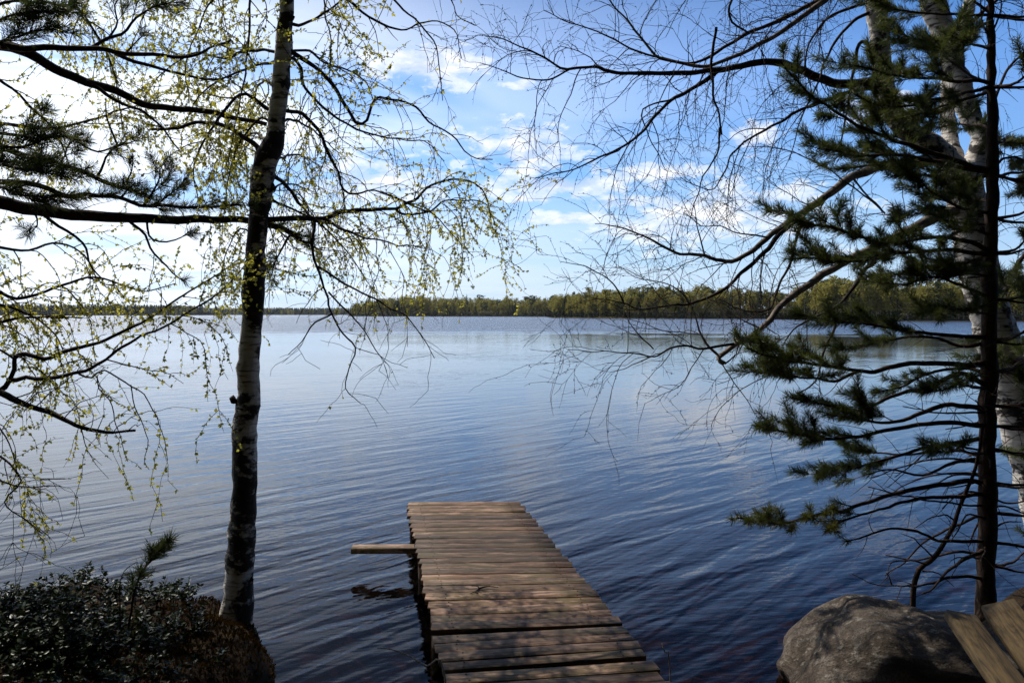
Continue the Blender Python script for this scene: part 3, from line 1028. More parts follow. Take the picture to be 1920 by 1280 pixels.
def birch_by_water():
    rng = RS(101)
    D = 5.0
    base = at(440, 1182, D)
    root = empty('birch_tree', base, 'slender birch with black banded white trunk and young leaves on the mossy bank', 'tree')
    rows = [(436, 1215, 84, D), (439, 1185, 68, D), (443, 1140, 60, D), (449, 1060, 53, D), (455, 960, 48, D), (460, 820, 44, D), (465, 740, 42, D), (472, 620, 39, D), (476, 520, 38, D),
            (482, 440, 37, D), (489, 385, 38, D), (494, 330, 42, D), (507, 285, 40, D), (519, 240, 33, D), (523, 190, 32, D), (528, 120, 31, D), (533, 60, 29, D), (538, 0, 28, D),
            (548, -150, 24, D + .05), (552, -350, 19, D + .1), (560, -650, 12, D + .1), (566, -950, 4, D)]
    _, TX, _ = trunk_mesh(root, base, rows, M['birch'], rng)
    upper_crown(root, base, TX, 20, (4.3, 6.6), (0.8, 1.6), 0.012, rng, dict(LEAFY, dens=6, sub=6, hang=0.1), toward=(0.1, -0.3, 0.3))
    # burrs and peeling bark curls on the stem
    for (bx, by, r_) in ((438, 748, 0.022), (440, 795, 0.014), (491, 297, 0.03), (547, 32, 0.016), (512, 352, 0.02), (471, 1085, 0.012), (482, 642, 0.012)):
        m_ = MB()
        c = at(bx, by, D - 0.02)
        P = np.array([c + np.array((0, 0, -r_)), c + np.array((0.004, -0.004, -r_ * .3)), c + np.array((-0.004, 0.004, r_ * .5)), c + np.array((0, 0, r_ * 1.2))])
        m_.tube(P, [r_ * .5, r_, r_ * .8, r_ * .2], 7)
        m_.v[0] += rng.normal(size=m_.v[0].shape) * r_ * 0.18
        m_.build('burr', M['twig'], root, origin=base)
    br = [  # points, depth at start and end, width px at start and end, style
        ([(545, 97), (598, 134), (632, 171), (659, 218), (672, 232), (689, 225), (702, 188), (736, 186), (780, 201), (813, 235), (847, 252), (880, 292), (924, 299)], 5.0, 5.6, 9, 1.8, BUDDY),
        ([(545, 97), (581, 97), (608, 118), (649, 131), (686, 155), (699, 185)], 5.0, 5.9, 6, 2, SPARSE),
        ([(549, 108), (565, 128), (568, 158), (602, 198), (632, 222), (689, 250), (753, 262), (803, 269), (833, 302)], 5.0, 6.2, 7, 1.5, SPARSE),
        ([(536, 208), (568, 215), (598, 245), (615, 285), (632, 322), (645, 359), (669, 363), (702, 356), (756, 376), (803, 400)], 5.0, 5.5, 8, 1.6, SPARSE),
        ([(509, 322), (541, 353), (565, 386), (590, 412), (640, 428), (668, 470)], 5.0, 6.1, 9, 2, LEAFY),
        ([(500, 366), (534, 386), (581, 410), (608, 423), (650, 470), (690, 530)], 5.0, 5.6, 5, 1.5, SPARSE),
        ([(490, 412), (560, 410), (607, 408), (641, 397), (691, 394), (741, 391), (776, 377), (807, 350), (850, 338), (890, 343), (912, 370), (922, 420)], 5.0, 6.1, 13, 1.6, LEAFY),
        ([(741, 391), (754, 402), (801, 399), (835, 376), (872, 377), (904, 379), (916, 391), (926, 416), (935, 450)], 5.62, 6.2, 5, 1.3, LEAFY),
        ([(716, 360), (772, 385), (816, 404), (841, 432), (872, 466), (888, 482)], 5.4, 6.0, 4, 1.3, LEAFY),
        ([(607, 410), (635, 427), (669, 441), (716, 451), (747, 463), (772, 460), (807, 468)], 5.1, 4.6, 6, 1.5, SPARSE),
        ([(588, 410), (588, 463), (594, 500), (613, 547), (622, 585), (644, 625), (666, 650), (654, 688), (649, 728), (676, 757)], 5.08, 4.4, 7, 1.4, dict(SPARSE, leaf=0.6, dens=5, hang=0.4, len=0.35)),
        ([(596, 500), (654, 535), (691, 553), (726, 575), (763, 594), (791, 635), (815, 672)], 4.85, 4.6, 5, 1.3, dict(SPARSE, leaf=0.6, dens=5, hang=0.4, len=0.35)),
        ([(616, 547), (660, 591), (685, 622), (710, 663), (729, 685)], 4.75, 4.9, 4, 1.3, dict(SPARSE, leaf=0.6, dens=5, len=0.3)),
        ([(622, 588), (590, 605), (565, 640), (540, 665)], 4.65, 4.4, 4, 1.2, dict(SPARSE, leaf=0.3, dens=4, len=0.25)),
        ([(540, 43), (561, 47), (588, 37), (615, 20), (640, 0), (690, -40)], 5.0, 5.4, 7, 2, LEAFY),
        ([(545, -60), (600, -40), (652, 0), (692, 33), (753, 57), (786, 43), (830, 43), (857, 67), (866, 110)], 5.0, 5.9, 8, 1.4, BUDDY),
        ([(549, -180), (640, -120), (700, -50), (736, 0), (786, 43), (813, 77), (823, 120), (830, 190)], 5.05, 5.6, 8, 1.4, BUDDY),
        ([(549, -230), (700, -150), (800, -60), (847, 0), (857, 30), (890, 48)], 5.05, 5.9, 8, 1.5, BUDDY),
        ([(545, -90), (590, -50), (608, 0), (612, 44), (622, 84), (618, 140), (640, 190)], 5.0, 4.6, 5, 1.3, LEAFY),
        ([(504, 205), (463, 178), (433, 195), (396, 242), (366, 296), (363, 336), (370, 375)], 5.0, 4.6, 8, 1.6, LEAFY),
        ([(487, 300), (480, 275), (447, 249), (403, 232), (356, 232), (329, 242), (282, 242)], 5.0, 5.3, 11, 5, dict(LEAFY, dens=4)),
        ([(516, 114), (480, 124), (420, 145), (370, 190), (340, 250)], 5.0, 5.5, 6, 1.5, LEAFY),
        ([(538, -40), (490, -50), (470, 0), (467, 84), (457, 151), (437, 262), (425, 330)], 5.0, 4.6, 6, 1.4, LEAFY),
        ([(528, 100), (470, 95), (420, 110), (370, 100), (310, 130), (270, 180)], 5.0, 5.7, 7, 1.5, LEAFY),
        ([(540, -30), (470, -40), (400, 0), (370, 60), (350, 120), (352, 190)], 5.0, 5.6, 7, 1.5, LEAFY),
        ([(545, -100), (440, -90), (330, -40), (270, 30), (240, 110)], 5.0, 5.9, 8, 1.5, LEAFY),
        ([(549, -190), (400, -170), (250, -80), (160, 10), (120, 110)], 5.0, 6.0, 9, 1.5, LEAFY),
        ([(520, 235), (480, 225), (437, 300), (420, 400), (410, 470)], 5.0, 5.5, 5, 1.2, LEAFY),
        ([(480, 440), (450, 430), (425, 470), (415, 530)], 5.0, 5.3, 4, 1.2, LEAFY),
        ([(497, 325), (520, 300), (560, 290), (600, 312)], 5.0, 6.7, 8, 1.5, SPARSE),  # from here on: boughs added behind the trunk to cast dapple on the jetty
        ([(490, 395), (505, 360), (540, 345), (590, 360)], 5.0, 6.5, 7, 1.5, SPARSE),
        ([(520, 235), (545, 225), (580, 240), (640, 290)], 5.0, 6.6, 7, 1.5, SPARSE),
        ([(484, 430), (510, 425), (530, 440), (560, 470)], 5.0, 6.3, 6, 1.5, SPARSE),
        ([(524, 180), (500, 150), (480, 170), (470, 230)], 5.0, 6.8, 7, 1.5, LEAFY),
        ([(510, 280), (480, 250), (450, 270), (430, 330)], 5.0, 6.6, 7, 1.5, LEAFY),
    ]
    for pts, d0, d1, w0, w1, st in br:
        P = trace(pts, d0, d1)
        birch_branch(root, base, P, w0 / 1550 * d0 / 2, max(w1 / 1550 * d1 / 2, 0.0018), M['twig'], rng, st)


def birch_left():
    """the birch that stands outside the left edge; its limbs reach into view"""
    rng = RS(202)
    D = 4.6
    base = at(-330, 1140, D)
    base[2] = float(ground_h(base[0], base[1])) - 0.05
    root = empty('birch_tree', base, 'birch at the left bank with long drooping leafy boughs over the water', 'tree')
    rows = [(-330, 1180, 100, D), (-322, 1100, 84, D), (-310, 900, 76, D), (-296, 700, 70, D), (-290, 500, 66, D), (-280, 300, 60, D), (-270, 100, 54, D), (-262, -100, 46, D), (-250, -400, 36, D), (-240, -800, 20, D), (-236, -1100, 6, D)]
    trunk_mesh(root, base, rows, M['birch'], rng)
    br = [
        ([(-305, 760), (-160, 735), (-60, 728), (0, 737), (24, 749), (66, 762), (120, 783), (154, 801), (199, 811), (253, 807)], 4.6, 4.3, 24, 5, dict(LEAFY, dens=5, leaf=8)),
        ([(-100, 732), (-30, 735), (0, 730), (16, 714), (27, 693), (28, 674), (48, 665), (82, 672), (112, 662), (160, 650), (213, 629), (266, 608), (300, 584), (330, 563), (400, 520), (445, 488)], 4.5, 4.7, 13, 1.8, dict(LEAFY, dens=6)),
        ([(20, 712), (50, 708), (80, 709), (120, 704), (170, 690), (191, 680), (221, 656), (266, 632), (330, 600), (400, 560), (440, 520), (475, 478)], 4.48, 4.1, 9, 1.6, dict(LEAFY, dens=6)),
        ([(-60, 640), (0, 658), (28, 674)], 4.5, 4.48, 6, 4, dict(LEAFY, dens=3)),
        ([(-297, 640), (-120, 630), (-40, 615), (0, 605), (32, 595), (66, 595), (106, 595), (152, 597)], 4.6, 4.9, 14, 3, LEAFY),
        ([(149, 700), (176, 706), (197, 696), (245, 722), (271, 738), (287, 765), (298, 799), (314, 863)], 4.35, 4.2, 4, 1.3, dict(LEAFY, dens=4, sub=3)),
        ([(181, 703), (184, 728), (207, 749), (218, 786), (226, 826), (240, 865)], 4.32, 4.3, 3, 1.2, dict(LEAFY, dens=4, sub=3)),
        ([(245, 722), (250, 752), (263, 786), (277, 826), (274, 866), (280, 880)], 4.26, 4.1, 2.5, 1.1, dict(LEAFY, dens=3, sub=2)),
        ([(-290, 540), (-150, 500), (-50, 520), (30, 560), (100, 540), (180, 520), (260, 545), (330, 530)], 4.6, 5.2, 14, 1.8, LEAFY),
        ([(-286, 430), (-150, 420), (-40, 450), (40, 470), (110, 455), (160, 480), (180, 520), (200, 540)], 4.6, 5.3, 13, 1.8, LEAFY),
        ([(-290, 560), (-120, 550), (0, 570), (70, 600), (110, 640), (130, 690)], 4.6, 4.9, 12, 1.6, LEAFY),
        ([(-282, 330), (-120, 250), (0, 235), (90, 240), (170, 225), (250, 200), (300, 190)], 4.6, 5.4, 14, 2, LEAFY),
        ([(-276, 200), (-120, 100), (-20, 140), (60, 200), (110, 260), (140, 330)], 4.6, 5.2, 14, 1.8, LEAFY),
        ([(-268, 60), (-120, -80), (20, -80), (120, -10), (190, 80), (220, 170), (230, 250)], 4.6, 5.3, 15, 1.8, LEAFY),
        ([(-305, 800), (-150, 810), (-50, 830), (10, 860), (40, 900), (10, 940), (45, 975), (80, 1000)], 4.6, 4.0, 10, 1.6, dict(SPARSE, leaf=1.2, dens=4)),
        ([(-100, 822), (-30, 870), (0, 900), (50, 912), (115, 913)], 4.4, 3.9, 6, 1.6, dict(SPARSE, leaf=1, dens=4)),
        ([(-100, 732), (-20, 780), (15, 830), (30, 880), (10, 930)], 4.5, 4.2, 6, 1.3, dict(LEAFY, dens=6)),
    ]
    for pts, d0, d1, w0, w1, st in br:
        P = trace(pts, d0, d1)
        birch_branch(root, base, P, w0 / 1550 * d0 / 2, max(w1 / 1550 * d1 / 2, 0.0018), M['twig'], rng, st)


def birch_right():
    rng = RS(303)
    D = 6.2
    b0 = at(2010, 1150, D)
    base = np.array((b0[0], b0[1], float(ground_h(b0[0], b0[1])) - 0.05))
    root = empty('birch_tree', base, 'large bare birch with forked white stems behind the young pine', 'tree')
    low = [(2012, 1150, 120, D), (1985, 1040, 96, D), (1950, 900, 84, D), (1915, 790, 78, D), (1890, 700, 74, D), (1862, 610, 70, D), (1838, 520, 68, D), (1820, 420, 68, D), (1806, 345, 66, D), (1795, 310, 52, D)]
    _, LT, _ = trunk_mesh(root, base, low, M['birch_pale'], rng)
    A = [(1806, 350, 50, D), (1770, 292, 46, D), (1705, 250, 40, D), (1668, 200, 36, D), (1654, 130, 36, D), (1648, 60, 35, D), (1640, 0, 34, D), (1625, -150, 30, D), (1600, -400, 22, D), (1585, -700, 8, D)]
    B = [(1812, 345, 46, D + .05), (1842, 265, 40, D + .1), (1822, 220, 38, D + .15), (1795, 145, 40, D + .2), (1776, 80, 40, D + .2), (1748, 0, 42, D + .2), (1700, -150, 34, D + .2), (1660, -400, 24, D + .3), (1640, -750, 8, D + .3)]
    C = [(1800, 330, 34, D + .1), (1782, 268, 30, D + .3), (1776, 215, 28, D + .4), (1786, 120, 24, D + .5), (1830, -50, 20, D + .6), (1860, -300, 10, D + .6)]
    for rows in (A, B, C):
        _, TX, _ = trunk_mesh(root, base, rows, M['birch_pale'], rng, name='stem', sides=12)
        upper_crown(root, base, TX, 8, (4.6, 6.4), (1.4, 2.8), 0.016, rng, dict(BARE, dens=6, sub=6), toward=(-0.5, 0.1, 0))
    F = dict(BARE)
    br = [
        ([(1656, 150), (1600, 157), (1560, 155), (1515, 138), (1470, 120), (1417, 118), (1347, 131), (1266, 136), (1149, 136), (1115, 124), (1065, 129), (1041, 118), (1001, 97), (950, 76), (910, 69)], D, 5.3, 20, 1.5, F, 'twig'),
        ([(1068, 130), (1028, 148), (981, 148), (934, 126), (900, 118)], 5.52, 5.2, 4.5, 1.3, F, 'twig'),
        ([(1637, -60), (1590, -30), (1538, 7), (1488, 44), (1431, 79), (1380, 104), (1337, 121), (1303, 124), (1270, 118), (1229, 104), (1192, 57), (1142, 3), (1110, -40)], D, 5.6, 15, 2, F, 'pale_twig'),
        ([(1640, -40), (1580, -25), (1531, 3), (1471, 34), (1404, 62), (1347, 97), (1303, 118), (1250, 112), (1180, 90), (1120, 60), (1060, 40), (1020, 20)], D, 6.2, 11, 1.6, F, 'twig'),
        ([(1630, -120), (1500, -110), (1400, -50), (1367, 30), (1404, 62)], D, 6.1, 9, 4, F, 'twig'),
        ([(1345, 134), (1293, 171), (1249, 195), (1202, 249), (1149, 286), (1108, 302), (1075, 319), (1034, 326), (1004, 333)], 5.85, 5.3, 9, 1.5, F, 'twig'),
        ([(1263, 186), (1206, 205), (1212, 245), (1222, 269), (1250, 320)], 5.68, 5.6, 4, 1.3, F, 'twig'),
        ([(1343, 52), (1340, 80), (1333, 111), (1335, 140), (1337, 178), (1347, 215), (1353, 252)], 5.75, 5.72, 6, 3.5, dict(F, dens=3), 'twig'),
        ([(1350, 240), (1343, 289), (1317, 333), (1310, 356), (1296, 403), (1290, 440)], 5.72, 5.5, 4, 1.3, dict(F, dens=4), 'twig'),
        ([(1662, 160), (1600, 172), (1521, 198), (1464, 228), (1404, 262), (1370, 292), (1360, 319), (1337, 353), (1310, 350), (1280, 335)], D, 5.4, 9, 1.4, F, 'twig'),
        ([(1640, 20), (1600, 40), (1560, 90), (1530, 160), (1500, 230), (1480, 300)], D, 5.8, 7, 1.5, F, 'twig'),
        ([(1650, 110), (1615, 80), (1600, 130), (1590, 200), (1572, 290)], D, 5.9, 9, 2.5, dict(F, dens=4), 'twig'),
        ([(1640, 0), (1560, 30), (1525, 70), (1510, 120), (1522, 180)], D, 6.4, 7, 2, F, 'twig'),
        ([(1785, 300), (1720, 302), (1650, 313), (1594, 333), (1549, 369), (1492, 406), (1440, 445), (1422, 462), (1397, 480), (1372, 490), (1342, 487), (1322, 480), (1295, 477), (1265, 474), (1235, 457), (1200, 440), (1170, 429), (1145, 422), (1115, 420)], D, 5.2, 24, 1.4, F, 'pale_twig'),
        ([(1322, 480), (1315, 455), (1305, 420), (1300, 380)], 5.5, 5.4, 3.5, 1.3, F, 'twig'),
        ([(1500, 402), (1460, 440), (1440, 465), (1415, 490), (1382, 520), (1357, 542), (1335, 555), (1292, 570), (1257, 572), (1200, 580), (1170, 570), (1140, 561), (1107, 559)], 5.75, 5.1, 11, 1.4, F, 'twig'),
        ([(1170, 570), (1157, 540), (1135, 520), (1107, 505), (1077, 495), (1050, 490)], 5.2, 5.0, 3.5, 1.1, F, 'twig'),
        ([(1292, 570), (1270, 540), (1230, 528), (1190, 520), (1160, 500)], 5.35, 5.5, 3, 1.1, F, 'twig'),
        ([(1812, 390), (1760, 405), (1700, 435), (1640, 463), (1562, 503), (1515, 534), (1468, 571), (1441, 605), (1414, 628), (1381, 645), (1347, 672), (1358, 682)], D, 5.2, 22, 9, dict(F, dens=3.5), 'pale_twig'),
        ([(1350, 668), (1327, 645), (1317, 627), (1302, 595), (1290, 560), (1275, 540)], 5.2, 5.3, 6, 1.3, F, 'pale_twig'),
        ([(1377, 645), (1340, 652), (1310, 654), (1280, 650), (1252, 655), (1225, 669), (1200, 665), (1165, 660), (1135, 659), (1065, 656)], 5.25, 4.9, 6, 1.2, F, 'twig'),
        ([(1225, 655), (1200, 632), (1180, 605), (1170, 580)], 5.05, 5.1, 3, 1.2, F, 'twig'),
        ([(1222, 668), (1195, 680), (1170, 691), (1145, 697)], 5.05, 4.9, 2.5, 1.1, dict(F, dens=5), 'twig'),
        ([(1640, 462), (1640, 490), (1619, 511), (1596, 547), (1569, 574), (1522, 598), (1488, 618), (1468, 648)], 5.9, 5.5, 11, 2, dict(F, dens=4), 'twig'),
        ([(1572, 572), (1565, 615), (1542, 665), (1528, 715), (1495, 739), (1488, 752)], 5.72, 5.5, 7, 2.2, dict(F, dens=4), 'twig'),
        ([(1510, 395), (1495, 440), (1481, 494), (1458, 544), (1444, 578), (1414, 584), (1374, 574), (1347, 561)], 5.8, 5.5, 8, 1.5, dict(F, dens=6), 'twig'),
        ([(1440, 590), (1450, 530), (1462, 500), (1475, 480)], 5.6, 5.6, 3, 1.2, F, 'pale_twig'),
        ([(1440, 445), (1415, 442), (1377, 434), (1352, 422), (1315, 422), (1280, 400)], 5.65, 5.6, 3.5, 1.2, F, 'twig'),
        ([(1600, 335), (1660, 400), (1600, 350), (1540, 310), (1470, 280), (1400, 275)], 5.95, 5.6, 4, 1.3, F, 'twig'),
        ([(1520, 690), (1460, 700), (1414, 715), (1367, 749), (1340, 783), (1334, 800)], 5.6, 5.2, 3, 1.1, dict(F, dens=5, hang=0.5), 'twig'),
        ([(1490, 690), (1440, 690), (1390, 705), (1345, 720)], 5.6, 5.3, 2.5, 1.1, dict(F, dens=5, hang=0.5), 'twig'),
        ([(1845, 260), (1880, 150), (1920, 100), (1990, 60)], D, 6.4, 9, 2, F, 'twig'),
        ([(1800, 60), (1870, 0), (1930, -30), (2000, -50)], D, 6.0, 9, 2, F, 'twig'),
        ([(1860, 600), (1920, 480), (1990, 400), (2080, 360)], D, 6.4, 14, 2, F, 'twig'),
    ]
    for pts, d0, d1, w0, w1, st, mt in br:
        P = trace(pts, d0, d1)
        birch_branch(root, base, P, w0 / 1550 * d0 / 2, max(w1 / 1550 * d1 / 2, 0.0018), M[mt], rng, st)


def needles(mb, P, rng, per_m=520, nl=0.050, tip=True, wid=0.0011, open_=0.8):
    """needles around a shoot axis P"""
    s = np.r_[0, np.cumsum(np.linalg.norm(np.diff(P, axis=0), axis=1))]
    L = s[-1]
    n = int(per_m * L)
    if n < 4:
        return
    u = rng.rand(n) * L
    C = np.stack([np.interp(u, s, P[:, k]) for k in range(3)], 1)
    T = np.gradient(P, axis=0)
    T = np.stack([np.interp(u, s, T[:, k]) for k in range(3)], 1)
    T /= np.linalg.norm(T, axis=1)[:, None]
    Rv = rng.normal(size=(n, 3)); Rv -= T * (T * Rv).sum(1)[:, None]; Rv /= np.linalg.norm(Rv, axis=1)[:, None]
    th = rng.uniform(0.45, 0.45 + open_, n)[:, None]
    d = T * np.cos(th) + Rv * np.sin(th)
    ln = nl * rng.uniform(0.65, 1.15, n)[:, None]
    S = np.cross(d, rng.normal(size=(n, 3))); S /= np.linalg.norm(S, axis=1)[:, None]
    mid = C + d * ln * 0.55 + T * ln * 0.03
    v = np.stack([C - S * wid, C + S * wid, mid + S * wid * 1.15, C + d * ln + T * ln * 0.10, mid - S * wid * 1.15], 1).reshape(-1, 3)
    i = np.arange(n)[:, None] * 5
    mb.add(v, i + np.array([[0, 1, 2, 3, 4]]))


def pine_branch(root, base, P, r0, rng, fol=(0.45, 1.0), dens=13.0, slen=0.16, mat='needle', nl=0.05, per_m=520, updir=0.25, sub=1.0, bark='pine_bark'):
    P = roughen(spline(P, step=0.05), 0.006, rng)
    n = len(P)
    s = np.r_[0, np.cumsum(np.linalg.norm(np.diff(P, axis=0), axis=1))]
    L = s[-1]
    rad = r0 * (1 - 0.75 * (s / L) ** 0.9) + 0.0015
    mb = MB(); mb.tube(P, rad, 6)
    T = np.gradient(P, axis=0)
    nb = MB()
    i0 = int(n * (fol[0] + (1 - fol[0]) * 0.55))
    if fol[0] < 1.0:
        needles(nb, P[i0:], rng, per_m, nl)
    cnt = int(dens * L * (fol[1] - fol[0]))
    tw = MB()
    for q in range(cnt):
        u = fol[0] + (fol[1] - fol[0]) * (q + rng.rand()) / max(cnt, 1)
        i = min(int(np.searchsorted(s, min(u, 0.99) * L)), n - 1)
        t = unit(T[i])
        sd_ = unit(np.cross(t, np.array((0, 0, 1.0)))) * rng.choice((-1, 1))
        d = unit(t * rng.uniform(0.6, 1.1) + sd_ * rng.uniform(0.3, 0.9) + np.array((0, 0, updir * rng.uniform(-0.5, 1.2))))
        sl = slen * rng.uniform(0.6, 1.5) * (1.15 - 0.5 * u)
        W = walk(P[i], d, sl * 1.35, 0.03, -0.9, 0.07, rng)
        tw.tube(W, np.linspace(max(rad[i] * 0.4, 0.0022), 0.0016, len(W)), 4, cap=False)
        k = int(len(W) * 0.3)
        needles(nb, W[k:], rng, per_m, nl)
        if rng.rand() < 0.6 * sub:
            for e in range(rng.randint(1, 3)):
                j = rng.randint(1, len(W) - 1)
                d2 = unit(unit(W[j] - W[j - 1]) + unit(rng.normal(size=3)) * 0.7 + np.array((0, 0, 0.2)))
                W2 = walk(W[j], d2, sl * 0.7, 0.03, -0.9, 0.07, rng)
                tw.tube(W2, np.linspace(0.0022, 0.0014, len(W2)), 3, cap=False)
                needles(nb, W2, rng, per_m, nl)
    # bare dead side twigs on the inner part
    for q in range(int(L * 5 * sub)):
        i = rng.randint(1, max(2, int(n * max(fol[0], 0.3))))
        d = unit(unit(T[i]) + unit(rng.normal(size=3)) * 0.9)
        W = walk(P[i], d, rng.uniform(0.08, 0.35), 0.04, rng.uniform(-0.4, 0.8), 0.12, rng)
        tw.tube(W, np.linspace(0.0028, 0.001, len(W)), 3, cap=False)
    o = mb.build('branch', M[bark], root, smooth=True, origin=base)
    if tw.n:
        tag(tw.build('twigs', M['twig'], o, origin=base), kind='stuff')
    if nb.n:
        tag(nb.build('needles', M[mat], o, origin=base), kind='stuff')
    return o


def pine_right():
    rng = RS(404)
    D = 5.0
    base = at(1848, 1130, D)
    base[2] = min(base[2], float(ground_h(base[0], base[1])) - 0.02)
    root = empty('pine_tree', base, 'young pine with dark needle sprays reaching over the water beside the boulder', 'tree')
    rows = [(1846, 1190, 42, D), (1848, 1110, 35, D), (1850, 1000, 33, D), (1852, 850, 31, D), (1855, 700, 29, D), (1857, 550, 27, D), (1859, 400, 23, D), (1859, 250, 19, D), (1859, 120, 15, D), (1858, 20, 12, D), (1857, -120, 9, D), (1856, -260, 4, D)]
    trunk_mesh(root, base, rows, M['pine_bark'], rng, sides=10)
    br = [  # points, end depth, start width px, foliage from
        ([(1858, 28), (1780, 30), (1700, 22), (1640, 8)], 4.8, 5, 0.3, {}),
        ([(1858, 25), (1800, -10), (1740, -20), (1690, -10)], 5.2, 5, 0.2, {}),
        ([(1858, 40), (1790, 70), (1730, 75), (1680, 62)], 5.3, 5, 0.3, {}),
        ([(1858, 155), (1780, 150), (1700, 145), (1640, 130), (1592, 122)], 4.7, 7, 0.2, dict(dens=17)),
        ([(1858, 160), (1810, 135), (1760, 100), (1715, 85)], 5.3, 6, 0.3, {}),
        ([(1858, 165), (1760, 185), (1700, 200), (1640, 195), (1600, 175)], 4.6, 7, 0.15, dict(dens=17)),
        ([(1858, 170), (1780, 195), (1720, 215), (1670, 225)], 5.2, 6, 0.1, dict(dens=17)),
        ([(1858, 322), (1800, 305), (1730, 280), (1680, 262), (1620, 240), (1560, 205), (1510, 170), (1472, 125)], 4.6, 10, 0.38, dict(dens=12, slen=0.15)),
        ([(1858, 325), (1790, 310), (1700, 292), (1620, 292), (1540, 280)], 4.9, 9, 0.3, dict(dens=17)),
        ([(1858, 328), (1800, 335), (1730, 325), (1640, 310), (1570, 318)], 5.4, 8, 0.2, dict(dens=15)),
        ([(1858, 400), (1800, 390), (1750, 360), (1720, 335)], 4.7, 6, 0.1, dict(dens=18)),
        ([(1858, 420), (1790, 415), (1740, 400), (1700, 405)], 5.3, 6, 0.1, dict(dens=16)),
        ([(1858, 470), (1770, 445), (1660, 455), (1570, 430), (1487, 412)], 4.7, 9, 0.3, dict(dens=15)),
        ([(1858, 478), (1760, 470), (1680, 475), (1600, 490), (1500, 482)], 4.9, 9, 0.25, dict(dens=16)),
        ([(1858, 480), (1780, 500), (1720, 505), (1660, 520)], 5.3, 8, 0.1, dict(dens=16)),
        ([(1856, 560), (1790, 530), (1740, 520), (1700, 535)], 4.7, 7, 0.2, {}),
        ([(1856, 634), (1780, 628), (1700, 620), (1620, 608), (1545, 598)], 4.8, 9, 0.4, dict(dens=14)),
        ([(1856, 640), (1800, 650), (1740, 630), (1660, 640), (1600, 650)], 5.3, 8, 0.4, dict(dens=11)),
        ([(1855, 679), (1804, 685), (1717, 682), (1650, 692), (1609, 695), (1549, 685), (1488, 677), (1431, 665), (1401, 652)], 4.5, 12, 0.6, dict(dens=17)),
        ([(1612, 695), (1572, 712), (1535, 709), (1481, 705), (1418, 699)], 4.55, 6, 0.35, dict(dens=17)),
        ([(1855, 726), (1804, 699), (1750, 722), (1683, 739), (1616, 766), (1576, 766), (1525, 756)], 4.7, 10, 0.6, dict(dens=16)),
        ([(1855, 700), (1800, 690), (1740, 700), (1690, 725), (1640, 735)], 5.4, 8, 0.4, {}),
        ([(1853, 768), (1784, 759), (1757, 763), (1717, 779), (1666, 793), (1616, 786), (1575, 780)], 4.8, 11, 0.62, dict(dens=20, slen=0.18)),
        ([(1853, 800), (1750, 793), (1676, 806), (1599, 820), (1549, 823), (1498, 813), (1431, 803)], 4.5, 10, 0.55, dict(dens=17)),
        ([(1853, 819), (1752, 837), (1677, 856), (1602, 875), (1530, 888)], 4.8, 8, 0.6, dict(dens=15)),
        ([(1853, 815), (1780, 835), (1720, 850), (1650, 850), (1600, 845)], 5.4, 7, 0.55, {}),
        ([(1852, 860), (1790, 868), (1730, 890), (1670, 880), (1620, 890)], 5.3, 7, 0.7, dict(dens=9)),
        ([(1852, 909), (1809, 901), (1771, 909), (1715, 916), (1666, 927), (1602, 950), (1527, 965), (1471, 980), (1381, 971)], 4.5, 10, 0.50, dict(dens=12, slen=0.11, mat='needle_y')),
        ([(1850, 924), (1801, 931), (1737, 933), (1677, 946), (1625, 961), (1550, 987)], 4.6, 8, 0.72, dict(dens=9, slen=0.1, mat='needle_y')),
        ([(1850, 1014), (1771, 1014), (1715, 995), (1670, 991), (1587, 1014)], 4.6, 7, 0.9, dict(dens=3, slen=0.08)),
        ([(1850, 1025), (1790, 1062), (1752, 1100), (1730, 1112)], 4.6, 8, 1.0, {}),
        ([(1850, 1085), (1800, 1080), (1740, 1095), (1690, 1100)], 4.7, 7, 1.0, {}),
        ([(1850, 960), (1790, 985), (1730, 1020), (1690, 1060), (1660, 1080)], 5.4, 6, 1.0, {}),
        ([(1850, 1040), (1790, 1035), (1720, 1050), (1660, 1040)], 5.3, 6, 1.0, {}),
    ]
    for y in (30, 165, 325, 330, 410, 475, 560, 640, 690, 760, 800, 840, 905, 960, 1015, 1060):   # whorls on the far and right sides
        for e in range(2):
            dx = rng.uniform(70, 190)
            up = rng.uniform(-60, 40)
            br.append(([(1857, y), (1857 + dx * .5, y + up * .3 + 5), (1857 + dx, y + up)], 5.0 + rng.uniform(-0.5, 0.6), 6, 0.35 if y < 900 else 0.9, dict(dens=11)))
    for k in range(6):           # shorter inner shoots all round the stem
        y = rng.uniform(60, 900)
        dx = rng.uniform(-150, 150)
        br.append(([(1857, y), (1857 + dx * .5, y - 6 + rng.uniform(-12, 12)), (1857 + dx, y + rng.uniform(-50, 40))], 5.0 + rng.uniform(-0.8, 0.8), 5, 0.3 if y < 700 else 0.55, dict(dens=13)))
    for k in range(26):           # dead twiggy branches low on the stem
        y = rng.uniform(680, 1090)
        dx = rng.uniform(-230, 120)
        br.append(([(1853, y), (1853 + dx * .5, y + rng.uniform(-15, 15)), (1853 + dx, y + rng.uniform(-40, 50))], 5.0 + rng.uniform(-0.6, 0.6), 4, 1.0, dict(sub=1.6)))
    for y in (90, 240, 380, 440, 520, 590, 730):
        br.append(([(1857, y), (1810, y - 8), (1760, y - 5 + rng.uniform(-20, 20))], 5.0 + rng.uniform(-0.6, 0.9), 5, 0.25, dict(dens=14)))
    for pts, d1, w0, f0, kw in br:
        pine_branch(root, base, trace(pts, D, d1), w0 / 1550 * D / 2, rng, (f0, 1.0), **dict(dict(per_m=1250, nl=0.056), **dict(kw, dens=kw.get('dens', 13) * 1.25, slen=kw.get('slen', 0.16) * 1.15)))
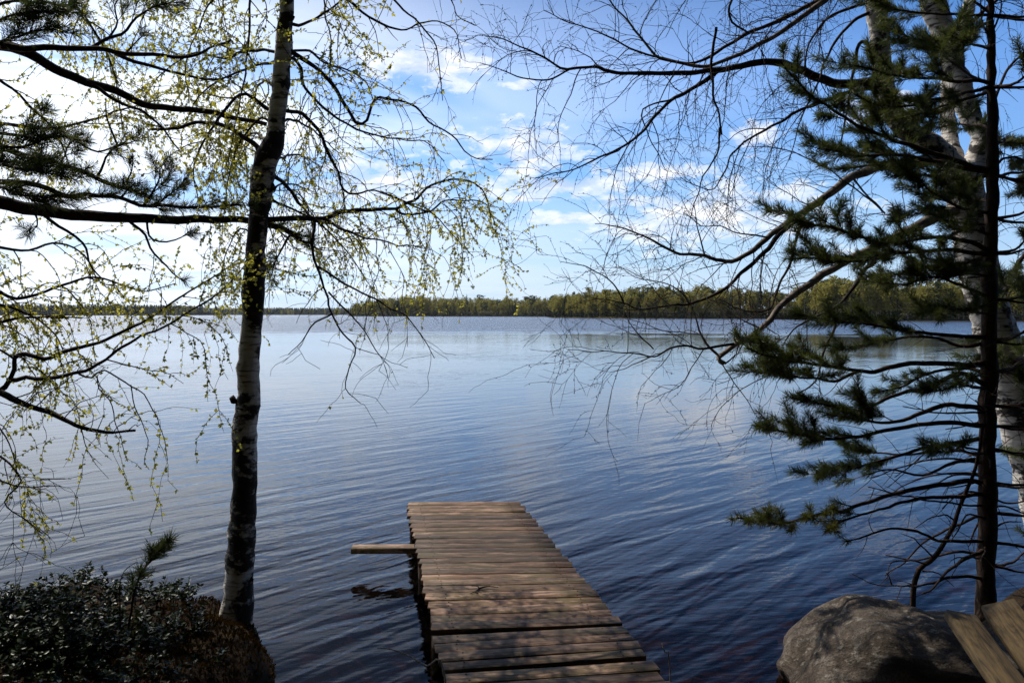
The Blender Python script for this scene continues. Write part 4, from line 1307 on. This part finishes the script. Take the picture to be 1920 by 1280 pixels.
    # leading shoots at the top
    for (x, y) in ((1857, -40), (1840, 15), (1875, 10)):
        pine_branch(root, base, trace([(1857, y + 60), (x, y + 20), (x, y - 40)], D, D), 0.006, rng, (0.2, 1.0), dens=10)


def pine_left():
    rng = RS(505)
    D = 4.0
    b0 = at(-520, 1200, D)
    base = np.array((b0[0], b0[1], float(ground_h(b0[0], b0[1])) - 0.05))
    root = empty('pine_tree', base, 'pine on the left bank with heavy dark limbs crossing behind the birch trunk', 'tree')
    rows = [(-520, 1240, 150, D), (-516, 1100, 128, D), (-510, 800, 118, D), (-500, 500, 108, D), (-494, 200, 96, D), (-490, -100, 84, D), (-486, -500, 60, D), (-480, -900, 26, D)]
    trunk_mesh(root, base, rows, M['pine_bark'], rng, sides=14)
    br = [
        ([(-495, 330), (-250, 350), (-100, 365), (0, 379), (60, 392), (120, 400), (200, 408), (300, 412), (400, 411), (462, 413), (520, 425), (565, 450)], 5.3, 46, 0.88, dict(dens=10, sub=0.5, slen=0.13)),
        ([(-492, 60), (-250, 75), (-100, 80), (0, 87), (57, 101), (101, 128), (161, 154), (215, 168), (269, 195), (302, 201), (370, 207), (437, 220), (500, 233)], 5.2, 34, 1.0, dict(sub=0.25)),
        ([(161, 154), (201, 175), (248, 201), (282, 218), (312, 248), (336, 279)], 4.9, 7, 1.0, dict(sub=0.5)),
        ([(0, 86), (84, 91), (168, 92), (215, 99), (269, 104), (336, 106), (376, 104), (403, 87), (433, 74)], 4.9, 13, 1.0, dict(sub=0.3)),
        ([(215, 99), (252, 114), (302, 131), (386, 148), (437, 144)], 5.0, 7, 1.0, dict(sub=0.3)),
        ([(171, 90), (201, 74), (235, 57), (255, 34), (290, 14), (320, 5)], 4.6, 7, 0.45, dict(dens=22, slen=0.1)),
        ([(-20, 85), (20, 70), (60, 60), (100, 55)], 4.3, 6, 0.0, dict(dens=26, slen=0.12)),
        ([(-60, 60), (-10, 40), (40, 25), (90, 20)], 4.2, 6, 0.0, dict(dens=24, slen=0.12)),
        ([(-40, 20), (40, 0), (110, 10), (150, 30)], 4.4, 6, 0.3, dict(dens=18, slen=0.12)),
        ([(200, 75), (220, 40), (215, 10), (235, -20)], 4.5, 4, 0.2, dict(dens=16, slen=0.1)),
        ([(235, 100), (250, 85), (262, 70), (272, 62)], 4.6, 3, 0.2, dict(dens=16, slen=0.07)),
        ([(-495, 240), (-250, 225), (-100, 250), (0, 272), (58, 293), (117, 310), (178, 333), (222, 352), (274, 364)], 4.7, 26, 0.55, dict(dens=8, slen=0.14)),
        ([(-200, 310), (-80, 330), (0, 340), (70, 347), (122, 366), (178, 366), (234, 375), (281, 385), (398, 388), (452, 385)], 4.8, 15, 0.45, dict(dens=10, slen=0.12)),
        ([(180, 333), (201, 298), (222, 275), (253, 263)], 4.6, 5, 0.55, dict(dens=12, slen=0.07, sub=0.3)),
        ([(222, 275), (210, 245), (201, 216), (199, 183)], 4.6, 3.5, 1.0, dict(sub=0.5)),
        ([(-150, 240), (0, 251), (70, 254), (126, 256), (183, 284), (234, 265)], 4.5, 8, 0.8, dict(dens=14, slen=0.08)),
        ([(-60, 262), (10, 275), (60, 270), (100, 250), (140, 262)], 4.3, 6, 0.1, dict(dens=22, slen=0.12)),
        ([(-40, 300), (20, 310), (70, 320), (120, 330)], 4.2, 6, 0.0, dict(dens=22, slen=0.13)),
        ([(40, 270), (55, 240), (62, 220), (66, 205)], 4.3, 4, 0.2, dict(dens=18, slen=0.08)),
        ([(110, 310), (125, 285), (133, 262)], 4.5, 4, 0.0, dict(dens=18, slen=0.08)),
        ([(-50, 340), (0, 350), (40, 365), (90, 372)], 4.3, 5, 0.0, dict(dens=18, slen=0.12)),
        ([(270, 385), (285, 365), (296, 340), (300, 318)], 4.6, 5, 0.1, dict(dens=26, slen=0.10)),
        ([(290, 388), (310, 372), (330, 355)], 4.7, 4, 0.0, dict(dens=20, slen=0.09)),
        ([(225, 372), (240, 355), (250, 345)], 4.5, 4, 0.0, dict(dens=18, slen=0.08)),
        ([(225, 352), (240, 335), (248, 310), (250, 298)], 4.6, 4, 0.3, dict(dens=12, slen=0.06)),
        ([(60, 392), (66, 410), (68, 425)], 4.4, 4, 0.3, dict(dens=30, slen=0.07)),
        ([(80, 400), (110, 425), (155, 455), (165, 490), (195, 525)], 4.6, 6, 1.0, dict(sub=0.4)),
        ([(240, 412), (270, 440), (290, 475), (320, 510), (345, 525)], 4.7, 5, 0.8, dict(dens=16, slen=0.06)),
        ([(275, 412), (280, 440), (300, 452), (340, 447), (355, 435)], 4.6, 4, 0.65, dict(dens=14, slen=0.06)),
        ([(545, 440), (530, 465), (515, 490), (510, 515)], 5.2, 4, 0.3, dict(dens=18, slen=0.08)),
        ([(560, 448), (575, 455), (590, 450)], 5.3, 4, 0.0, dict(dens=18, slen=0.08)),
        ([(-490, 420), (-700, 380), (-900, 400)], 4.2, 30, 0.4, {}),
        ([(-490, 0), (-700, -60), (-900, -40)], 4.4, 28, 0.4, {}),
        ([(-488, -150), (-300, -190), (-120, -170), (40, -150)], 4.4, 28, 0.4, {}),
    ]
    for pts, d1, w0, f0, kw in br:
        d0 = D if pts[0][0] < -400 else (4.35 if pts[0][0] < 100 else 4.65)
        if pts[0][0] > 400:
            d0 = 5.2
        pine_branch(root, base, trace(pts, d0, d1), w0 / 1550 * d0 / 2, rng, (f0, 1.0), **dict(dict(nl=0.062, per_m=620), **dict(kw, dens=kw.get('dens', 13) * 1.3)))


birch_by_water()
birch_left()
birch_right()
pine_right()
pine_left()


# ------------------------------------------------------------------ the jetty
def box(mb, c, sx, sy, sz, U, V, W=(0, 0, 1), bev=0.006):
    """a box with chamfered long edges; c centre, U V W axes, s full sizes"""
    U, V, W = (np.asarray(a, float) for a in (U, V, W))
    hx, hy, hz = sx / 2, sy / 2, sz / 2
    prof = [(-hy + bev, -hz), (hy - bev, -hz), (hy, -hz + bev), (hy, hz - bev), (hy - bev, hz), (-hy + bev, hz), (-hy, hz - bev), (-hy, -hz + bev)]
    v = [c + U * x + V * a + W * b for x in (-hx, hx) for a, b in prof]
    k = len(prof)
    f4 = np.array([[i, (i + 1) % k, k + (i + 1) % k, k + i] for i in range(k)])
    st = mb.n
    mb.add(np.array(v), f4)
    mb.f.append(np.array([list(range(k))[::-1]]) + st)
    mb.f.append(np.array([list(range(k, 2 * k))]) + st)


def jetty():
    rng = RS(77)
    zt = 0.22
    A = np.array((-0.445, 7.465)); B = np.array((0.20, 3.81))
    ax = unit(A - B)
    root = empty('jetty', (0.30, 3.2, 0.0), 'weathered wooden jetty of grey brown planks running out into the lake', 'jetty')
    base = np.array((0.30, 3.2, 0.0))
    nm = MB()
    nm.tube([(0, 0, -0.004), (0, 0, 0.002)], [0.0055, 0.005], 6)
    no = nm.build('nail', M['nail'])
    NAIL = no.data
    bpy.data.objects.remove(no)
    # distances (along the view axis) of the joints between planks, from the far end
    edges = [7.465, 7.32, 7.19, 7.06, 6.94, 6.815, 6.70, 6.57, 6.445, 6.325, 6.21, 6.085, 5.96, 5.845, 5.72, 5.60, 5.475, 5.355, 5.24, 5.12, 4.99, 4.86, 4.745, 4.625, 4.51, 4.395, 4.335, 4.225, 4.11, 4.0, 3.905, 3.86, 3.74, 3.62, 3.50, 3.38, 3.26, 3.14, 3.02, 2.90, 2.78, 2.66, 2.54, 2.42]
    gaps = {25, 30}            # wider open joints
    for i in range(len(edges) - 1):
        if i in gaps:
            continue
        y0, y1 = edges[i], edges[i + 1]
        yc = (y0 + y1) / 2
        w = (y0 - y1) - rng.uniform(0.003, 0.007)
        k = (A[1] - yc) / (A[1] - B[1])
        cx = A[0] + (B[0] - A[0]) * k
        ang = float(np.interp(yc, [3.0, 4.2, 4.36, 4.8, 5.6, 7.4], [9.5, 9.0, 5.6, 4.0, 2.0, 0.3])) + rng.uniform(-0.2, 0.2)
        U = np.array((math.cos(R(ang)), math.sin(R(ang)), rng.uniform(-0.006, 0.006)))
        V = np.array((-U[1], U[0], rng.uniform(-0.014, 0.014)))
        W = np.cross(U, V)
        ln = 1.025 + rng.uniform(-0.015, 0.02)
        off = rng.uniform(-0.006, 0.006)
        # centre of the plank lies on the axis at its own middle
        yc2 = yc + 0.5 * math.sin(R(ang)) * 1.0
        kk = (A[1] - yc2) / (A[1] - B[1])
        cx = A[0] + (B[0] - A[0]) * kk
        th = 0.03
        c = np.array((0.0, 0.0, 0.0))
        mb = MB()
        # a plank is cut into a few lengths so that it can be slightly warped and its ends uneven
        xs = np.linspace(-ln / 2, ln / 2, 6)
        hy, hz, bv = w / 2, th / 2, 0.0025
        prof = [(-hy, -hz), (hy, -hz), (hy, hz - bv), (hy - bv, hz), (-hy + bv, hz), (-hy, hz - bv)]
        cup = rng.uniform(-0.004, 0.004)
        V_ = []
        for j, x in enumerate(xs):
            e = rng.uniform(-0.002, 0.002, 2)
            for a, b in prof:
                V_.append((x + (rng.uniform(-0.006, 0.006) if j in (0, 5) else 0), a * (1 + e[0] * 4) + e[1], b + cup * (x / ln * 2) ** 2))
        V_ = np.array(V_)
        K = len(prof)
        f4 = np.array([[j * K + q, j * K + (q + 1) % K, (j + 1) * K + (q + 1) % K, (j + 1) * K + q] for j in range(5) for q in range(K)])
        mb.add(V_, f4[:, ::-1])
        mb.f.append(np.array([list(range(K))]))
        mb.f.append(np.array([list(range(5 * K, 6 * K))[::-1]]))
        o = mb.build('plank', M['plank'], root)
        rot = Matrix(((U[0], V[0], W[0]), (U[1], V[1], W[1]), (U[2], V[2], W[2])))
        o.rotation_euler = rot.to_euler()
        o.location = (cx + off - base[0], yc2 - base[1], zt - th / 2 + rng.uniform(-0.0025, 0.0025))
        # nail heads
        for sx in (-0.40, 0.40):
            for sy in (-0.28, 0.28):
                nl = bpy.data.objects.new('nail', NAIL); col.objects.link(nl); nl.parent = o
                nl.location = (sx + rng.uniform(-.01, .01), sy * w + rng.uniform(-.004, .004), hz + cup * (sx / ln * 2) ** 2)
    side = np.array((ax[1], -ax[0]))
    a3 = np.array((ax[0], ax[1], 0)); s3 = np.array((side[0], side[1], 0))
    mid = lambda y: np.array((A[0] + (B[0] - A[0]) * (A[1] - y) / (A[1] - B[1]), y, 0))
    for sgn in (-1, 1):
        mb = MB()
        c = mid(4.95) + s3 * sgn * 0.40 + np.array((0, 0, zt - 0.03 - 0.062))
        box(mb, c - base, 4.9, 0.05, 0.12, a3, s3)
        mb.build('stringer', M['plank'], root)
        for y in (7.25, 6.05, 4.8, 3.7):
            p = mid(y) + s3 * sgn * 0.455
            mb = MB()
            g = float(ground_h(p[0], p[1]))
            mb.tube([np.array((p[0], p[1], g - 0.15)) - base, np.array((p[0] + .004, p[1], -0.1)) - base, np.array((p[0], p[1], zt - 0.035)) - base], [0.048, 0.045, 0.042], 9)
            mb.build('post', M['pine_bark'], root, smooth=True)
    # cross beam that sticks out on the left
    mb = MB()
    p0 = at(660, 1014, 6.13); p1 = at(772, 1012, 6.13)
    pe = np.array((p0[0], p0[1], zt - 0.055)); pi = np.array((p1[0] + 0.95, p1[1] + 0.03, zt - 0.055))
    c = (pe + pi) / 2
    box(mb, c - base, float(np.linalg.norm(pi - pe)), 0.11, 0.045, unit(pi - pe), unit(np.cross((0, 0, 1.0), unit(pi - pe))))
    mb.build('cross_beam', M['plank'], root)


jetty()


# ------------------------------------------------------------------ boulder, boards
def boulder():
    rng = RS(9)
    import bmesh
    # outline of the boulder's crown measured on the photo; a low, sloping block of granite
    c = np.array((1.98, 4.2, 0.0))
    bm = bmesh.new()
    bmesh.ops.create_icosphere(bm, subdivisions=5, radius=1.0)
    V = np.array([v.co[:] for v in bm.verts])
    # blocky superellipsoid
    n = np.linalg.norm(np.abs(V) ** 2.8, axis=1)
    p = (np.abs(V) ** 6.0).sum(1) ** (1 / 6.0)
    V = V / p[:, None]
    S = V * np.array((0.65, 0.50, 0.43))
    # crown slopes down to the left and a little to the right
    top = np.clip(S[:, 2], 0, 1) / 0.46
    S[:, 2] -= top * np.interp(S[:, 0], [-0.65, -0.46, -0.22, 0.25, 0.65], [0.24, 0.12, 0.0, 0.02, 0.09])
    S[:, 2] -= top * np.interp(S[:, 1], [-0.50, -0.3, 0.3, 0.50], [0.07, 0.035, 0.0, 0.02])
    d = np.zeros(len(S))
    for k in range(26):
        w = rng.normal(size=3) * rng.uniform(2.5, 14)
        d += (1 - 2 * np.abs(np.sin(S @ w * 0.5 + rng.uniform(0, 6.28)))) * 0.05 / np.linalg.norm(w) * 1.9
    d += 0.012 * np.sin(S @ np.array((3.0, 4.0, 32.0)) + 2.0 * np.sin(S[:, 0] * 6))
    S += V / np.linalg.norm(V, axis=1)[:, None] * d[:, None]
    S[:, 1] += np.clip(-S[:, 2] + 0.15, 0, 1) * np.where(S[:, 1] < 0, 0.22, 0.0)      # the front undercuts
    for v, q in zip(bm.verts, S):
        v.co = q
    for f in bm.faces:
        f.smooth = True
    me = bpy.data.meshes.new('boulder'); bm.to_mesh(me); bm.free()
    me.materials.append(M['rock'])
    o = bpy.data.objects.new('boulder', me); col.objects.link(o)
    o.location = (c[0], c[1], 0.015)
    o.rotation_euler = (0, 0, R(-6))
    tag(o, 'big grey brown granite boulder lying at the waterline right of the jetty', 'boulder')


def board(name, p_end, p_near, w, th, label, tilt=0.0):
    """a sawn board from its far end to its near end (both top-centre points)"""
    rng = RS(int(w * 1000))
    u = unit(p_near - p_end)
    v = unit(np.cross((0, 0, 1.0), u))
    k = np.cross(u, v)
    v, k = v * math.cos(tilt) + k * math.sin(tilt), k * math.cos(tilt) - v * math.sin(tilt)
    L = float(np.linalg.norm(p_near - p_end))
    c = (p_end + p_near) / 2 - k * th / 2
    xs = np.linspace(-L / 2, L / 2, 12)
    hy, hz, bv = w / 2, th / 2, 0.006
    prof = [(-hy + bv, -hz), (hy - bv, -hz), (hy, -hz + bv), (hy, hz - bv), (hy - bv, hz), (-hy + bv, hz), (-hy, hz - bv), (-hy, -hz + bv)]
    V = []
    for j, x in enumerate(xs):
        for a, b in prof:
            V.append((b, a + 0.002 * math.sin(x * 5), x + (rng.uniform(-0.006, 0.006) if j == 0 else 0)))
    K = 8
    mb = MB()
    mb.add(np.array(V), np.array([[j * K + q, j * K + (q + 1) % K, (j + 1) * K + (q + 1) % K, (j + 1) * K + q] for j in range(11) for q in range(K)]))
    mb.f.append(np.array([list(range(K))[::-1]])); mb.f.append(np.array([list(range(11 * K, 12 * K))]))
    o = mb.build(name, M['board'])
    o.matrix_world = Matrix(((k[0], v[0], u[0], c[0]), (k[1], v[1], u[1], c[1]), (k[2], v[2], u[2], c[2]), (0, 0, 0, 1)))
    tag(o, label, 'board', 'boards resting on the boulder')
    return o


boulder()
board('board', at(1803, 1147, 3.72), at(1985, 1400, 2.55), 0.13, 0.05, 'yellowish sawn board resting with its end on the boulder', -0.12)
board('board', at(1870, 1128, 3.80), at(2075, 1400, 2.60), 0.15, 0.06, 'dark weathered board lying beside the yellowish board', 0.35)


# ------------------------------------------------------------------ the bank: bush, ground cover, moss, small plants
def oval_leaves(P, D, L, rng, wid=0.55):
    """small stiff oval leaves: 6-corner blades folded along the midrib"""
    D = D / (np.linalg.norm(D, axis=1)[:, None] + 1e-9)
    up = np.array((0, 0, 1.0)) + rng.normal(size=P.shape) * 0.55
    S = np.cross(D, up); S /= np.linalg.norm(S, axis=1)[:, None] + 1e-9
    N = np.cross(S, D)
    L = L[:, None]
    w = L * wid * 0.5
    v = np.stack([P, P + D * L * .3 + S * w * .9 + N * L * .07, P + D * L * .7 + S * w * .8 + N * L * .05, P + D * L - N * L * .05,
                  P + D * L * .7 - S * w * .8 + N * L * .05, P + D * L * .3 - S * w * .9 + N * L * .07], 1).reshape(-1, 3)
    i = np.arange(len(P))[:, None] * 6
    f = np.concatenate([i + np.array([[0, 1, 2, 3]]), i + np.array([[0, 3, 4, 5]])])
    return v, f


def sprigs(spots, hts, rng, n_leaf=26, leaf=(0.016, 0.037)):
    st, lp, ld, ll = MB(), [], [], []
    for (x, y, z), h in zip(spots, hts):
        for b in range(rng.randint(2, 4)):
            d = unit(np.array((rng.normal() * 0.45, rng.normal() * 0.45, 1.0)))
            W = walk((x, y, z - 0.02), d, h * rng.uniform(0.7, 1.15), 0.04, 0.4, 0.12, rng)
            st.tube(W, np.linspace(0.0025, 0.0012, len(W)), 3, cap=False)
            m = len(W)
            for a in range(n_leaf // 2):
                u = rng.uniform(0.25, 1.0) ** 0.7 * (m - 1)
                i = int(min(u, m - 2)); fr = u - i
                lp.append(W[i] * (1 - fr) + W[i + 1] * fr)
                an = a * 2.4 + rng.rand()
                ld.append((math.cos(an), math.sin(an), rng.uniform(0.0, 0.8)))
                ll.append(rng.uniform(*leaf))
    lm = MB(); lm.add(*oval_leaves(np.array(lp), np.array(ld), np.array(ll), rng))
    return st, lm


def bank_plants():
    rng = RS(606)
    # low evergreen ground cover over the left bank
    S, H = [], []
    while len(S) < 900:
        x = rng.uniform(-4.2, -1.35); y = rng.uniform(2.3, 5.1)
        ys = float(np.interp(x, SHX, SHY))
        if y > ys - 0.22:
            continue
        if x > -1.95 and y > 4.35:
            continue      # bare moss round the birch foot
        if x > -1.62 and rng.rand() < 0.8:
            continue
        S.append((x, y, float(ground_h(x, y)))); H.append(rng.uniform(0.07, 0.17))
    st, lm = sprigs(S, H, rng)
    root = bpy.data.objects.new('ground_cover', None); col.objects.link(root)
    tag(root, 'low glossy evergreen ground cover spreading over the left bank', 'ground cover', kind='stuff')
    st.build('stems', M['twig'], root); lm.build('leaves', M['cowberry'], root)
    # the taller bush at the left
    c = at(45, 1150, 3.75)
    g = float(ground_h(c[0], c[1]))
    root = empty('evergreen_bush', (c[0], c[1], g), 'rounded evergreen bush with small glossy leaves on the left bank', 'bush')
    S, H = [], []
    for k in range(120):
        a = rng.uniform(0, 6.283); r = 0.36 * math.sqrt(rng.rand())
        S.append((c[0] + math.cos(a) * r, c[1] + math.sin(a) * r * 0.8, g)); H.append((0.36 - 0.27 * (r / 0.36) ** 2 * 0.6) * rng.uniform(0.8, 1.08))
    st, lm = sprigs(S, H, rng, 36)
    o1 = st.build('stems', M['twig'], root, origin=(c[0], c[1], g)); o2 = lm.build('foliage', M['cowberry'], root, origin=(c[0], c[1], g))
    # moss cushions round the birch foot: short tufts
    P = []
    while len(P) < 5200:
        x = rng.uniform(-2.1, -1.1); y = rng.uniform(3.4, 5.35)
        z = float(ground_h(x, y))
        if z < 0.015:
            continue
        if x < -1.95 and rng.rand() < 0.7:
            continue
        P.append((x, y, z - 0.004))
    P = np.array(P)
    D = rng.normal(size=P.shape) * 0.5 + np.array((0, 0, 1.0))
    mb = MB(); mb.add(*oval_leaves(P, D, rng.uniform(0.012, 0.034, len(P)), rng, 0.35))
    o = mb.build('moss', M['moss'])
    tag(o, 'rusty brown and yellow moss covering the mound at the birch foot', 'moss', kind='stuff')
    # pine sapling
    D_ = 4.05
    b = at(238, 1180, D_); b[2] = float(ground_h(b[0], b[1]))
    root = empty('pine_sapling', b, 'tiny pine sapling with one bushy tip among the ground cover', 'sapling')
    stem = trace([(238, 1180), (247, 1130), (258, 1085), (272, 1060), (290, 1040), (312, 1022)], D_, D_)
    stem[0] = b
    pine_branch(root, b, stem, 0.006, rng, (0.42, 1.0), dens=34, slen=0.075, per_m=1700, nl=0.065, sub=0.0)
    pine_branch(root, b, trace([(255, 1102), (285, 1107), (310, 1100), (332, 1095)], D_, D_ - 0.1), 0.003, rng, (0.45, 1.0), dens=12, slen=0.04, nl=0.05, per_m=900, sub=0.0)
    pine_branch(root, b, trace([(262, 1080), (275, 1078), (290, 1070)], D_, D_ + 0.1), 0.003, rng, (0.3, 1.0), dens=5, slen=0.03, nl=0.035, per_m=600, sub=0.0)
    for o in root.children:
        o.name = 'stem' if o is root.children[0] else 'side_shoot'

    def stick(name, pts, d0, d1, w0, w1, label, cat, mat='twig', ground_first=True):
        P = trace(pts, d0, d1)
        if ground_first:
            P[0][2] = min(P[0][2], float(ground_h(P[0][0], P[0][1])) - 0.01)
        Q = spline(P, step=0.03)
        mb = MB(); mb.tube(Q, np.linspace(w0, w1, len(Q)), 6)
        o = mb.build(name, M[mat], None, smooth=True, origin=P[0])
        o.location = tuple(P[0])
        tag(o, label, cat)
        return o
    stick('dead_stalk', [(224, 1190), (225, 1140), (224, 1100), (233, 1070), (256, 1053)], 4.1, 4.1, 0.005, 0.0015, 'dead bent stalk standing just left of the pine sapling', 'stalk')
    stick('bare_shoot', [(285, 1190), (300, 1165), (330, 1140), (366, 1126)], 4.2, 4.25, 0.004, 0.0015, 'bare slanting shoot pointing from the ground cover towards the birch foot', 'shoot')
    stick('dry_twig', [(850, 1290), (833, 1262), (800, 1248), (765, 1228), (738, 1218), (708, 1213)], 3.7, 4.0, 0.007, 0.0035, 'thin pale dry twig leaning over the left side of the jetty', 'twig', 'dry', True)
    stick('reed_stem', [(1263, 1285), (1256, 1250), (1247, 1222), (1241, 1205)], 4.15, 4.2, 0.0022, 0.0035, 'single pale reed stem standing in the water right of the jetty', 'reed', 'dry')
    # leaning dead sapling by the pine
    root = empty('dead_sapling', at(1708, 1118, 5.0), 'dead grey sapling leaning against the young pine trunk', 'sapling')
    b = at(1708, 1118, 5.0)
    b[2] = min(b[2], float(ground_h(b[0], b[1])) - 0.02)
    root.location = tuple(b)
    P = trace([(1706, 1118), (1715, 1089), (1752, 1044), (1775, 1010), (1805, 939), (1832, 862), (1842, 800)], 5.0, 4.92)
    P[0] = b
    Q = spline(P, step=0.05)
    mb = MB(); mb.tube(roughen(Q, 0.004, rng), np.linspace(0.021, 0.008, len(Q)), 7)
    mb.build('stem', M['pine_bark'], root, smooth=True, origin=b)
    for pts in ([(1712, 1095), (1690, 1097), (1664, 1097), (1630, 1092), (1598, 1075)], [(1752, 1046), (1735, 1030), (1715, 1010), (1690, 1000)], [(1740, 1058), (1700, 1050), (1670, 1058), (1663, 1090)],
                [(1672, 1096), (1668, 1082), (1661, 1072)], [(1790, 975), (1770, 965), (1740, 975), (1715, 990)], [(1730, 1070), (1760, 1075), (1790, 1100)]):
        W = roughen(spline(trace(pts, 4.97, 4.8), step=0.04), 0.004, rng)
        mb = MB(); mb.tube(W, np.linspace(0.006, 0.0018, len(W)), 5)
        mb.build('branch', M['pine_bark'], root, smooth=True, origin=b)
    # little forked twig lying on the jetty
    p = at(898, 1112, 5.05); p[2] = 0.224
    root = empty('fallen_twig', p, 'small forked black twig lying on the jetty planks', 'twig')
    for k, pts in enumerate(([(0, 0, .004), (-.02, -.05, .004), (-.05, -.09, .004)], [(0, 0, .006), (.05, .02, .012), (.12, .025, .006)], [(0, 0, .006), (-.01, .03, .01), (-.05, .05, .005)], [(-.02, -.05, .004), (0.0, -.09, .006)])):
        Q = spline(np.array(pts, float), step=0.015)
        mb = MB(); mb.tube(Q, np.linspace(0.006, 0.002, len(Q)), 5)
        mb.build('fork', M['twig'], root, smooth=True)
    # small bare heath twigs at the corner of the mound
    b = at(525, 1285, 4.2); b[2] = float(ground_h(b[0], b[1])) - 0.01
    root = empty('heath_plant', b, 'small reddish bare heath plant at the water edge below the birch', 'plant')
    mb = MB()
    for k in range(22):
        W = walk(b + rng.normal(size=3) * np.array((0.05, 0.03, 0)), unit(np.array((rng.normal() * .5, rng.normal() * .4, 1.0))), rng.uniform(0.06, 0.14), 0.02, -0.3, 0.15, rng)
        mb.tube(W, np.linspace(0.0018, 0.0008, len(W)), 3, cap=False)
    mb.build('stems', M['moss'], root, origin=b)


bank_plants()


# ------------------------------------------------------------------ thin haze over the lake
def haze():
    mb = MB()
    x0, x1, y0, y1, z0, z1 = -4700, 4700, -75, 5700, -9.0, 36.0
    v = np.array([(x, y, z) for z in (z0, z1) for y in (y0, y1) for x in (x0, x1)], float)
    mb.add(v, np.array([[0, 2, 3, 1], [4, 5, 7, 6], [0, 1, 5, 4], [2, 6, 7, 3], [0, 4, 6, 2], [1, 3, 7, 5]]))
    m, t = material('haze_air')
    pv = t.n('ShaderNodeVolumePrincipled')
    pv.inputs['Color'].default_value = (0.80, 0.88, 1.0, 1)
    pv.inputs['Density'].default_value = 0.00004
    pv.inputs['Anisotropy'].default_value = 0.3
    o = t.n('ShaderNodeOutputMaterial')
    t.link(pv.outputs[0], o.inputs['Volume'])
    tag(mb.build('haze', m), 'thin pale haze over the whole lake', 'haze', kind='stuff')


haze()
